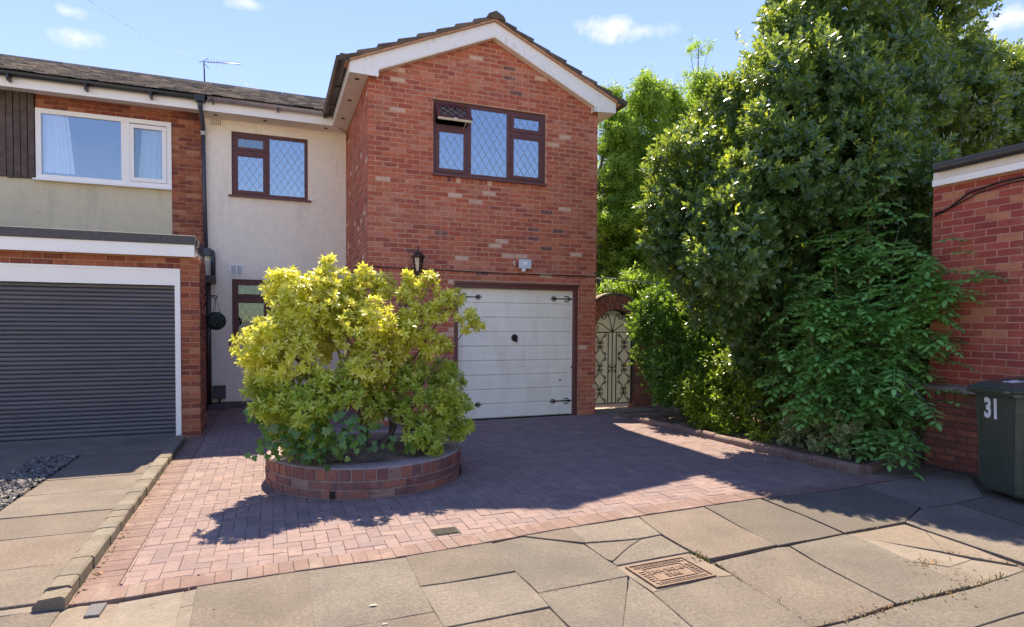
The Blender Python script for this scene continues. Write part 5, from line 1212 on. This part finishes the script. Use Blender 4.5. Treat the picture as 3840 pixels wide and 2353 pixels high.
# ------------------------------------------------------------------ golden shrub in the planter
def golden_shrub():
    t = thing('golden_shrub', (1.0, PY, .28), 'golden yellow green shrub spreading wide over the brick planter', 'shrub')
    hi = [(0.328, 6.35, 1.689, 0.359), (0.118, 6.4, 1.872, 0.185), (0.478, 6.5, 1.886, 0.23), (-0.002, 6.3, 1.503, 0.169), (-0.161, 6.2, 1.104, 0.121), (-0.004, 6.2, 1.069, 0.139), (0.126, 6, 1.275, 0.32),
          (0.793, 6.2, 1.465, 0.291), (0.962, 6.1, 1.177, 0.269), (0.926, 6.5, 2.05, 0.1), (1.129, 6.6, 1.952, 0.139), (1.358, 6.4, 1.903, 0.115), (1.558, 6.3, 1.992, 0.101), (1.672, 6.3, 1.707, 0.164), (1.381, 6.2, 1.573, 0.172), (1.847, 6.4, 1.848, 0.095),
          (1.975, 6.2, 1.554, 0.116), (1.535, 6.2, 1.335, 0.161), (1.189, 6.1, 1.467, 0.184), (0.727, 6.7, 1.813, 0.196), (0.528, 6.9, 1.545, 0.353)]
    lo = [(0.052, 6, 0.89, 0.227), (0.282, 5.85, 0.784, 0.24), (0.158, 5.95, 0.583, 0.173), (0.525, 5.9, 0.923, 0.211), (0.767, 6, 0.944, 0.169), (1.496, 5.95, 0.632, 0.255), (1.733, 6.1, 0.751, 0.152), (1.314, 5.8, 0.5, 0.17), (1.772, 6, 0.481, 0.12),
          (1.754, 6.6, 0.993, 0.186), (1.19, 6.1, 0.689, 0.139), (-0.006, 6.2, 0.731, 0.139)]
    lo += [(0.365, 5.75, 0.547, 0.159), (0.119, 5.85, 0.488, 0.121), (0.915, 6.2, 0.793, 0.185), (1.229, 6.3, 0.9, 0.191), (1.393, 6.25, 1.073, 0.165), (1.405, 5.75, 0.462, 0.145)]
    V = [rosette(n, L, w, .05, .95) for n, L, w in ((9, .086, .028), (8, .08, .028), (10, .092, .03), (7, .074, .026), (11, .082, .026))]
    for lob, den, mt, nm, sd in ((hi, 165, 'leaf_shrub', 'leaf_whorl', 3), (lo, 150, 'leaf_shrub_low', 'leaf_whorl', 4)):
        pts = lobes_points(fracture(lob, 5, .40, sd+50, .78), den*1.12, .16, .3, 1.0, .6, sd)
        it = [(rnd.randrange(5), p, basis(d, rnd.uniform(0, 6.3)), rnd.uniform(.6, 1.2)) for p, d in pts]
        foliage(t, V, it, M[mt], nm, 'foliage', 300 if lob is hi else 150)
    for k in range(5):
        a = rnd.uniform(0, 6.3); b = Vector((PX+.18*math.cos(a)+.1, PY+.15*math.sin(a), .26))
        tips = rnd.sample(hi+lo, 7); f = b+Vector((rnd.uniform(-.2, .25), rnd.uniform(-.2, .2), rnd.uniform(.35, .6)))
        MB().tube([b, b.lerp(f, .5)+Vector((.03, 0, 0)), f], [.03, .024, .018], 7).build('stem', M['bark'], t)
        for l in tips:
            e = Vector(l[:3]); md = f.lerp(e, .5)+Vector((rnd.uniform(-.08, .08), rnd.uniform(-.08, .08), -.06)); MB().tube([f, md, e], [.014, .009, .004], 5).build('branch', M['bark'], t)
    for p0, p1 in (((1.671, 6.3, 1.951), (1.726, 6.25, 2.104)), ((1.763, 6.3, 1.909), (1.846, 6.3, 2.054)), ((1.639, 6.35, 1.997), (1.589, 6.3, 2.102)), ((1.315, 6.3, 1.811), (1.103, 6.2, 1.887)), ((1.81, 6.3, 1.732), (1.879, 6.3, 1.957))):
        A, B = Vector(p0), Vector(p1); MB().tube([A, A.lerp(B, .5)+Vector((.02, 0, 0)), B], [.005, .004, .002], 5).build('bare_twig', M['twig'], t)
golden_shrub()
def ivy():
    t = thing('ivy', (0.357, 5.62, 0.421), 'dark green ivy trailing over the front of the planter under the golden shrub', 'ivy')
    V = [ivy_leaf(s) for s in (.075, .09, .06)]; it = []
    for (c, n, s) in (((0.217, 5.62, 0.468), 46, .16), ((0.083, 5.75, 0.508), 30, .12), ((0.405, 5.55, 0.431), 30, .12), ((0.642, 5.6, 0.612), 26, .12), ((0.694, 5.58, 0.499), 18, .10), ((0.502, 5.65, 0.499), 30, .15), ((-0.144, 6, 0.65), 10, .07), ((1.093, 5.6, 0.392), 8, .1)):
        for _ in range(n):
            p = np.array(c)+NR.normal(size=3)*np.array((s, s*.5, s*.6)); p[2] = max(p[2], .29)
            it.append((rnd.randrange(3), p, basis(np.array((rnd.gauss(0, .5), -.8+rnd.gauss(0, .4), .6+rnd.gauss(0, .4))), rnd.uniform(0, 6.3)), rnd.uniform(.7, 1.2)))
    foliage(t, V, it, M['leaf_ivy'], 'leaf', 'foliage', 300)
    for k in range(6): a = Vector(it[k*7][1]); b = Vector(it[k*7+20][1]); MB().tube([a, a.lerp(b, .5)-Vector((0, 0, .04)), b], .004, 5).build('stem', M['twig'], t)
ivy()

# ------------------------------------------------------------------ trees and bushes on the right
def big_tree():
    t = thing('evergreen_tree', (7.3, 7.3, 0), 'tall dark glossy evergreen tree filling the right side', 'tree')
    L = [(8.607, 6.99, 7.063, 1.108), (7.84, 6.84, 6.083, 0.938), (6.918, 6.69, 5.436, 0.623), (10.077, 7.14, 6.561, 1.049), (11.772, 7.3, 5.601, 0.905), (6.294, 6.54, 4.595, 0.598), (6.862, 6.23, 4.682, 0.846), (8.05, 6.23, 4.91, 0.891), (9.752, 6.54, 4.941, 0.853),
         (12.846, 7.3, 5.672, 0.781), (12.969, 7.6, 6.342, 0.642), (6.143, 7.14, 4.355, 0.544), (5.429, 7.06, 3.842, 0.513), (5.069, 6.89, 3.204, 0.406), (5.763, 6.72, 3.34, 0.684), (5.997, 5.93, 3.468, 0.683), (6.977, 5.85, 3.652, 0.708), (7.994, 5.85, 3.697, 0.599),
         (5.214, 6.8, 2.639, 0.45), (5.155, 5.85, 2.474, 0.551), (6.955, 6.7, 2.78, 0.78), (8.438, 6.9, 3.016, 0.78), (9.089, 6.5, 3.256, 0.512), (5.563, 6.62, 2.021, 0.505), (6.511, 6.7, 1.873, 0.65), (7.767, 6.9, 1.965, 0.698), (8.83, 6.9, 2.118, 0.661), (6.681, 6.7, 1.161, 0.537),
         (9.116, 6.5, 2.491, 0.45), (8.049, 6.9, 1.135, 0.579), (9.133, 6.9, 1.457, 0.603), (10.27, 6.54, 4.413, 0.603), (12.063, 6.84, 4.835, 0.661), (7.866, 5.47, 3.543, 0.38), (9.417, 6.5, 1.984, 0.456), (9.635, 6.5, 1.266, 0.461), (9.368, 6.5, 0.681, 0.489), (9.773, 6.5, 2.78, 0.395), (8.97, 6.9, 0.656, 0.534), (9.963, 6.5, 0.395, 0.401), (7.77, 7.6, 4.147, 0.81), (7.198, 7.8, 3.468, 0.81), (8.988, 7.8, 5.029, 0.932), (9.805, 7.6, 2.905, 0.875), (8.117, 7.8, 2.144, 0.841), (8.052, 5.7, 3.053, 0.327), (8.195, 5.7, 2.498, 0.313), (7.856, 5.8, 3.336, 0.373), (7.402, 6, 3.281, 0.509), (8.232, 5.6, 2.04, 0.282), (7.659, 6.1, 4.18, 0.519)]
    keep = lambda p: not (p[0] > 6.85 and p[1] < 4.95) 
    V = [shoot(n, l, w, h) for n, l, w, h in ((11, .118, .054, .13), (10, .108, .05, .12), (12, .122, .056, .14), (9, .112, .052, .10))]
    pts = lobes_points(fracture(L, 7, .34, 51, .9), 88, .2, .2, 1.0, .35, 5, keep)
    it = []; yg = []
    for p, d in pts:
        e = (rnd.randrange(4), p, basis(d, rnd.uniform(0, 6.3)), rnd.uniform(.75, 1.15))
        (yg if rnd.random() < (.16 if p[2] > 3.2 else .09) and d[2] > .1 else it).append(e)  # bright shoots thicker high up, where sunlit leaves are put into the colour
    foliage(t, V, it, M['leaf_tree'], 'leaf_shoot', 'crown', 300)
    V2 = [shoot(8, .085, .03, .12, .6, 1.25), shoot(9, .09, .03, .13, .55, 1.3)]
    foliage(t, V2, [(k % 2, np.array(p)+np.array((0, 0, .06)), R, s) for k, p, R, s in yg], M['leaf_young'], 'young_shoot', 'young_growth', 200)
    limbs(t, (7.3, 7.3, -.05), L[::2], .16, M['bark'], (7.2, 7.2, 2.0))
    # upright leaders breaking the outline
    tips = []
    for c, n in (((6.051, 6.69, 5.516), 8), ((5.813, 6.61, 4.886), 6), ((6.721, 6.84, 6.082), 7), ((11.965, 7.3, 7.088), 9), ((11.606, 7.22, 6.435), 7), ((12.936, 7.52, 6.779), 7), ((5.446, 7.14, 4.387), 5), ((5.903, 7.22, 4.767), 5), ((4.776, 7.06, 3.802), 4)):
        for k in range(n): tips.append((rnd.randrange(4), np.array(c)+np.array((rnd.gauss(0, .05), rnd.gauss(0, .05), -.11*k)), basis(np.array((rnd.gauss(0, .2), rnd.gauss(0, .2), 1)), rnd.uniform(0, 6)), rnd.uniform(.75, 1)))
    foliage(t, V, tips, M['leaf_tree'], 'leaf_shoot', 'crown', 60)
big_tree()
def back_trees():
    t = thing('feathery_tree', (7.4, 14.5, 0), 'pale green feathery tree growing behind the house corner', 'tree')
    L = [(8.679, 14.2, 6.582, 0.646), (9.721, 14.4, 7.616, 0.691), (8.698, 14, 5.433, 0.685), (9.876, 14.2, 6.155, 0.859), (11.14, 14.8, 7.521, 0.728), (8.395, 14, 4.205, 0.615), (9.229, 14, 4.482, 0.784), (8.599, 14, 3.117, 0.664), (9.513, 14, 3.155, 0.677), (12.183, 15, 8.459, 0.65), (11.303, 14.6, 6.166, 0.965), (12.822, 15, 7.672, 0.761), (8.047, 13.8, 2.431, 0.432), (10.591, 14.4, 5.112, 0.825), (8.648, 14.6, 7.705, 0.341), (8.646, 15, 5.415, 0.7), (8.667, 15, 3.673, 0.702), (6.923, 11.6, 2.114, 0.365), (7.43, 11.4, 2.391, 0.411), (7.696, 11, 2.109, 0.358), (9.317, 14.5, 2.497, 0.694), (10.619, 14.8, 3.75, 0.845), (11.374, 15, 2.574, 0.745)]
    V = [shoot(13, .16, .040, .28, -.35, .9), shoot(12, .15, .036, .26, -.5, .7), shoot(12, .17, .038, .24, -.3, .6)]
    pts = lobes_points(fracture(L, 5, .4, 53, .85), 75, .25, .35, 1.0, -.05, 8)
    foliage(t, V, [(rnd.randrange(3), p, basis(d, rnd.uniform(0, 6.3)), rnd.uniform(.8, 1.3)) for p, d in pts], M['leaf_back'], 'leaf_spray', 'crown', 200)
    limbs(t, (7.6, 14.6, -.05), L, .12, M['bark'], (7.5, 14.5, 1.8))
    t = thing('slender_tree', (9.9, 16.4, 0), 'slender tree with a small airy crown rising against the sky', 'tree')
    L = [(13.037, 16.5, 10.688, 0.327), (12.708, 16.5, 10.524, 0.19), (13.458, 16.5, 10.679, 0.179), (12.482, 16.4, 9.648, 0.242), (13.143, 16.4, 9.616, 0.218), (10.788, 16, 9.172, 0.281), (10.491, 16, 8.939, 0.178), (9.617, 16, 8.622, 0.15)]
    pts = lobes_points(L, 20, .35, .4, 1, .1, 9)
    foliage(t, V, [(rnd.randrange(3), p, basis(d, rnd.uniform(0, 6.3)), rnd.uniform(.7, 1.0)) for p, d in pts], M['leaf_back'], 'leaf_spray', 'crown', 120)
    b = Vector((12.96, 16.4, 8.648)); base = Vector((b.x, b.y, -.05)); top = Vector((12.958, 16.4, 10.659))
    MB().tube([base, b, b.lerp(top, .5)+Vector((.02, 0, 0)), top], [.10, .035, .025, .008], 7).build('trunk', M['bark'], t)
    for l in L:
        e = Vector(l[:3]); f = b.lerp(top, .25) if l[2] > b.z+.5 else b-Vector((0, 0, .3)); MB().tube([f, f.lerp(e, .6)-Vector((0, 0, .05)), e], [.018, .012, .004], 5).build('branch', M['bark'], t)
    t = thing('distant_tree', (16, 20, 0), 'dark tree mass behind the flat roofed building', 'tree')
    L = [(22.484, 13, 7.871, 1.66), (19.417, 12, 6.611, 1.12), (24.704, 13, 8.845, 1.869), (24.183, 12, 7.52, 1.772)]
    V3 = [shoot(12, .13, .045, .16), shoot(11, .12, .04, .15)]
    foliage(t, V3, [(rnd.randrange(2), p, basis(d, rnd.uniform(0, 6.3)), rnd.uniform(.9, 1.4)) for p, d in lobes_points(L, 45, .2, .25, 1, .5, 12)], M['leaf_tree'], 'leaf_shoot', 'crown', 100)
    t.location = (12.3, 12.6, 0); WPOS[t.name] = Vector((12.3, 12.6, 0))
    for ch in t.children: ch.matrix_parent_inverse = Matrix.Translation((-12.3, -12.6, 0))
    limbs(t, (12.3, 12.6, -.05), L, .14, M['bark'], (12.3, 12.6, 2.0))
back_trees()
def bushes():
    bed_keep = lambda p: p[0] > 5.2 and not (p[0] > 6.8 and p[1] < 4.9)
    t = thing('privet_bush', (6.3, 8.3, .03), 'rounded dark green privet bush half covering the archway', 'bush')
    L = [(6.116, 8.5, 1.71, 0.431), (5.791, 8.5, 1.5, 0.33), (5.972, 8.4, 1.089, 0.467), (6.395, 8.2, 1.436, 0.534), (6.165, 8.1, 0.764, 0.539), (6.659, 7.9, 1.037, 0.572), (5.918, 8.2, 0.56, 0.337), (6.421, 7.8, 0.517, 0.463), (5.733, 8.6, 1.707, 0.208), (7.069, 7.8, 1.442, 0.541), (6.62, 8.5, 1.927, 0.319), (6.017, 8.6, 1.989, 0.21)]
    V = [shoot(11, .078, .038, .15, five=False), shoot(10, .072, .036, .13, five=False), shoot(12, .08, .038, .17, five=False)]
    foliage(t, V, [(rnd.randrange(3), p, basis(d, rnd.uniform(0, 6.3)), rnd.uniform(.8, 1.2)) for p, d in lobes_points(fracture(L, 5, .36, 52), 85, .2, .25, 1, .5, 21, bed_keep)], M['leaf_privet'], 'leaf_shoot', 'foliage', 300)
    limbs(t, (6.4, 8.4, 0), L, .035, M['bark'], (6.4, 8.3, .5))
    t = thing('lime_shrub', (6.3, 7.0, .03), 'lime green arching shrub at the foot of the dark bushes', 'shrub')
    L = [(6.224, 7.1, 0.474, 0.367), (6.512, 7, 0.843, 0.355), (6.892, 6.9, 0.656, 0.338), (5.851, 7.1, 0.248, 0.241), (6.356, 6.9, 0.19, 0.271), (6.74, 7, 1.146, 0.247), (6.158, 7.3, 0.828, 0.261), (7.017, 6.7, 0.246, 0.334), (5.787, 7.4, 0.519, 0.217), (6.962, 6.9, 1.087, 0.247), (5.896, 6.8, 0.112, 0.175), (6.091, 6.3, 0.07, 0.195), (6.292, 6, 0.056, 0.174)]
    V = [shoot(9, .10, .036, .24, .2, .9, five=False), shoot(8, .092, .034, .22, .1, .8, five=False)]
    foliage(t, V, [(rnd.randrange(2), p, basis(d, rnd.uniform(0, 6.3)), rnd.uniform(.8, 1.2)) for p, d in lobes_points(L, 75, .25, .3, 1, .3, 22, bed_keep)], M['leaf_lime'], 'leaf_shoot', 'foliage', 250)
    limbs(t, (6.4, 7.0, 0), L, .018, M['twig'], (6.35, 7.0, .3))
    t = thing('variegated_euonymus', (6.2, 5.2, .03), 'low cream edged variegated shrub at the front of the bed', 'shrub')
    L = [(6.484, 5.6, 0.431, 0.287), (6.555, 5.3, 0.217, 0.243), (6.282, 5.6, 0.129, 0.207), (6.977, 5.3, 0.397, 0.258), (7.129, 5.2, 0.61, 0.231), (6.855, 5.8, 0.657, 0.272), (7.294, 5.1, 0.359, 0.205), (6.394, 5.9, 0.338, 0.216), (6.616, 5.3, 0.518, 0.253), (6.147, 5.3, 0.093, 0.149), (6.191, 5, 0.052, 0.134), (6.526, 4.95, 0.183, 0.164), (6.222, 5.8, 0.097, 0.159), (6.23, 5.15, 0.41, 0.195), (7.219, 4.9, 0.569, 0.149)]
    ev8 = np.array([.2, 1, 0, 1, 1, 0, 1, .7])
    V = []
    for n in (9, 8):
        v, f = shoot(n, .072, .042, .11, .15, .9, five=False); V.append((v, f, np.tile(ev8, n)))
    foliage(t, V, [(rnd.randrange(2), p, basis(d, rnd.uniform(0, 6.3)), rnd.uniform(.8, 1.2)) for p, d in lobes_points(L, 110, .2, .2, 1, .4, 23, bed_keep)], M['leaf_var'], 'leaf_shoot', 'foliage', 250, True)
    limbs(t, (6.3, 5.3, 0), L, .014, M['twig'], (6.3, 5.3, .2))
bushes()
def sapling():
    t = thing('ash_sapling', (6.35, 5.1, .03), 'leggy sapling with long feathery leaves in front of the dark tree', 'sapling')
    V = [pinnate(4, .105, .052, .32), pinnate(5, .10, .048, .36), pinnate(3, .11, .056, .26), pinnate(4, .095, .046, .30)]
    stems = [[(6.681, 5.2, 0.024), (6.784, 5.3, 1.481), (6.909, 5.4, 2.513), (6.893, 5.45, 3.445)], [(7.075, 5.2, 0.047), (7.118, 5.1, 1.181), (7.376, 5, 2.291), (7.591, 4.95, 2.547)],
             [(6.215, 5.3, 0.088), (6.031, 5.4, 1.181), (5.92, 5.5, 1.977)], [(6.725, 5.1, 0.091), (7.02, 5.2, 1.686), (7.065, 5.2, 2.498), (7.165, 5.2, 2.783)], [(6.873, 5, 0.1), (7.262, 4.95, 1.387), (7.996, 4.95, 2.055)], [(6.489, 5.3, 0.069), (6.437, 5.4, 1.226), (6.457, 5.5, 2.246), (6.374, 5.5, 2.7)],
             [(6.321, 5, 0.139), (6.257, 4.7, 0.387), (5.984, 4.35, 0.159)]]
    it = []
    for si, st in enumerate(stems):
        P = [Vector(p) for p in st]; P[0].z = max(.0, min(P[0].z, .05)) if si < 6 else P[0].z
        MB().tube(P, [.013-.010*i/(len(P)-1) for i in range(len(P))], 6).build('stem', M['twig'], t)
        tot = [(P[i]-P[i-1]).length for i in range(1, len(P))]; n = int(sum(tot)*(26 if si else 22))
        for k in range(n):
            s = (k+.5)/n; s = .12+.88*s if si < 6 else .3+.7*s; d = s*sum(tot); i = 0
            while i < len(tot)-1 and d > tot[i]: d -= tot[i]; i += 1
            p = P[i].lerp(P[i+1], d/tot[i]); az = k*2.4+rnd.uniform(-.5, .5); el = rnd.uniform(-.25, .55)
            if p.z < .12 and si < 6: continue
            R = rotz(az)@rotx(el); sc = rnd.uniform(.75, 1.25)*(1.0 if s < .85 else .65)
            tipw = np.array(p)+R@np.array((0, .28*sc, 0))
            if tipw[0] > 6.93: continue
            it.append((rnd.randrange(4), np.array(p), R, sc))
    for lob, n in (((6.845, 5.2, 2.637, 0.351), 44), ((6.939, 4.9, 2.362, 0.34), 44), ((6.805, 5.4, 3.069, 0.231), 18), ((6.856, 4.6, 2.189, 0.325), 40), ((6.739, 5.15, 1.682, 0.548), 102), ((6.365, 5.4, 1.328, 0.556), 93), ((7.243, 5, 1.886, 0.401), 68), ((6.622, 5.2, 0.782, 0.55), 102), ((7.054, 5, 1.088, 0.398), 57), ((6.126, 5.5, 1.78, 0.353), 44), ((6.456, 4.95, 0.236, 0.289), 44), ((6.909, 4.5, 2.229, 0.276), 57), ((6.864, 4.25, 2.029, 0.199), 34), ((6.603, 4.6, 1.675, 0.322), 57), ((6.711, 4.45, 1.856, 0.271), 51), ((6.683, 5.4, 2.399, 0.409), 44), ((6.501, 4.75, 1.021, 0.421), 70), ((6.28, 5.1, 1.193, 0.436), 60), ((6.054, 5.6, 0.965, 0.358), 40), ((6.819, 4.6, 1.352, 0.326), 50), ((6.198, 5.3, 0.687, 0.397), 40), ((6.65, 4.9, 0.62, 0.385), 61)):
        for _ in range(n):
            p = np.array(lob[:3])+NR.normal(size=3)*lob[3]*.5; az = rnd.uniform(0, 6.3); R = rotz(az)@rotx(rnd.uniform(-.4, .5)); sc = rnd.uniform(.75, 1.2)
            if p[2] < .1 or p[0] > 6.85 or (p+R@np.array((0, .28, 0)))[0] > 6.93: continue
            it.append((rnd.randrange(4), p, R, sc))
    foliage(t, V, it, M['leaf_ash'], 'leaf', 'foliage', 300)
sapling()
def ball():
    V = [rosette(6, .035, .018, .1, .9)]; it = []
    for k in range(420):
        z = 1-2*(k+.5)/420; a = k*2.39996; r = math.sqrt(1-z*z); d = np.array((r*math.cos(a), r*math.sin(a), z)); it.append((0, np.array((BX, BY, BZ))+d*.112, basis(d, rnd.uniform(0, 6)), rnd.uniform(.65, .95)))
    foliage(hb_, V, it, M['leaf_dark'], 'leaf_tuft', 'leaves', 0)
    MB().lathe([(.001, BZ-.108), (.056, BZ-.092), (.096, BZ-.048), (.108, BZ), (.096, BZ+.048), (.056, BZ+.092), (.001, BZ+.108)], BX, BY, 16).build('core', M['dark_void'], hb_)
ball()
# ------------------------------------------------------------------ fallen leaves and crumbs
def litter():
    V = [leaf5(.035, .018, .5, .4), leaf5(.022, .012, .6, .5), leaf5(.045, .02, .4, .5)]; V = [(v, np.array(f)) for v, f in V]; it = []
    def drop(x, y, z, s=1.): it.append((rnd.randrange(3), np.array((x, y, z+.006)), basis(np.array((rnd.gauss(0, .3), rnd.gauss(0, .3), 1)), rnd.uniform(0, 6.3)), rnd.uniform(.5, 1.1)*s))
    for _ in range(90): drop(-1.04+abs(rnd.gauss(0, .02)), rnd.uniform(4.0, 8.6), 0)
    for _ in range(1500): drop(rnd.uniform(5.6, 7.2), rnd.uniform(4.7, 8.9), .03, 1.2)
    for _ in range(80): drop(5.62+rnd.gauss(0, .15)-.12, rnd.uniform(4.6, 8.2), 0)
    for c, n, s in (((2.657, 3.282), 26, .05), ((4.021, 2.668), 60, .10), ((3.995, 2.452), 30, .10), ((3.093, 2.305), 24, .10), ((3.713, 2.336), 30, .14), ((6.508, 4.124), 60, .12), ((5.416, 2.904), 14, .08), ((2.861, 2.281), 14, .08)):
        for _ in range(n): drop(c[0]+rnd.gauss(0, s), c[1]+rnd.gauss(0, s*.5), 0, .7)
    for a, b, n in (((2.588, 2.301), (4.259, 2.343), 150), ((2.701, 3.177), (2.606, 2.318), 50), ((-1.052, 3.952), (-0.418, 3.96), 24), ((4.01, 3.271), (4.671, 3.292), 16), ((1.426, 3.168), (2.049, 3.19), 20), ((4.337, 2.77), (4.547, 2.431), 50)):
        for _ in range(n): q = rnd.random(); drop(a[0]+(b[0]-a[0])*q+rnd.gauss(0, .012), a[1]+(b[1]-a[1])*q+rnd.gauss(0, .012), 0, .5)
    for _ in range(260): a = rnd.uniform(0, 6.3); r = PR+.02+abs(rnd.gauss(0, .22)); drop(PX+r*math.cos(a), PY+r*math.sin(a), 0, .55)
    for _ in range(160): drop(rnd.uniform(-1, 5.4), rnd.uniform(3.2, 9), 0, .5)
    for _ in range(160): a = rnd.uniform(0, 6.3); r = .75*math.sqrt(rnd.random()); drop(PX+r*math.cos(a), PY+r*math.sin(a), .30)
    me = foliage(None, V, it, M['leaf_dry'], 'fallen_leaf', 'leaf_litter', 0); tag(me, 'dry fallen leaves scattered in the bed and along joints', 'leaves', kind='stuff')
litter()

def weeds():
    r = random.Random(5); mb = MB()
    for a, b, n in (((2.653, 3.354), (2.675, 3.197), 26), ((3.277, 2.316), (3.867, 2.312), 16), ((3.938, 2.325), (4.263, 2.35), 22), ((2.693, 3.115), (2.638, 2.495), 8), ((-2.479, 9.601), (-2.309, 9.641), 40), ((-1.212, 3.993), (-1.116, 3.949), 30), ((6.632, 4.257), (6.628, 3.965), 40)):
        for _ in range(n):
            q = r.random(); x = a[0]+(b[0]-a[0])*q+r.gauss(0, .008); y = a[1]+(b[1]-a[1])*q+r.gauss(0, .008); h = r.uniform(.008, .04); t = r.uniform(0, 6.3); w = .0025; l = r.uniform(.2, .9)*h
            mb.add([(x-w*math.sin(t), y+w*math.cos(t), -.015), (x+w*math.sin(t), y-w*math.cos(t), -.015), (x+math.cos(t)*l*.5, y+math.sin(t)*l*.5, h*.7), (x+math.cos(t)*l, y+math.sin(t)*l, h)], [(0, 1, 2), (0, 2, 3), (1, 3, 2)])
    o = mb.build('weeds', M['leaf_weed']); tag(o, 'tiny weeds and grass blades growing in the paving joints', 'weeds', kind='stuff')
weeds()
def splashes():
    r = random.Random(3)
    for (x, y), s in (((0.512, 3.349), .014), ((0.535, 3.115), .010)):
        n = 22; rr = [s*r.uniform(.85, 1.12) for _ in range(n)]
        o = MB().add([(x, y, .0055)]+[(x+rr[k]*1.5*math.cos(k*6.283/n), y+rr[k]*.8*math.sin(k*6.283/n), .0045) for k in range(n)], [(0, 1+k, 1+(k+1) % n) for k in range(n)]).build('paint_splash', M['smear'], pave if y < 5 else drv)
splashes()
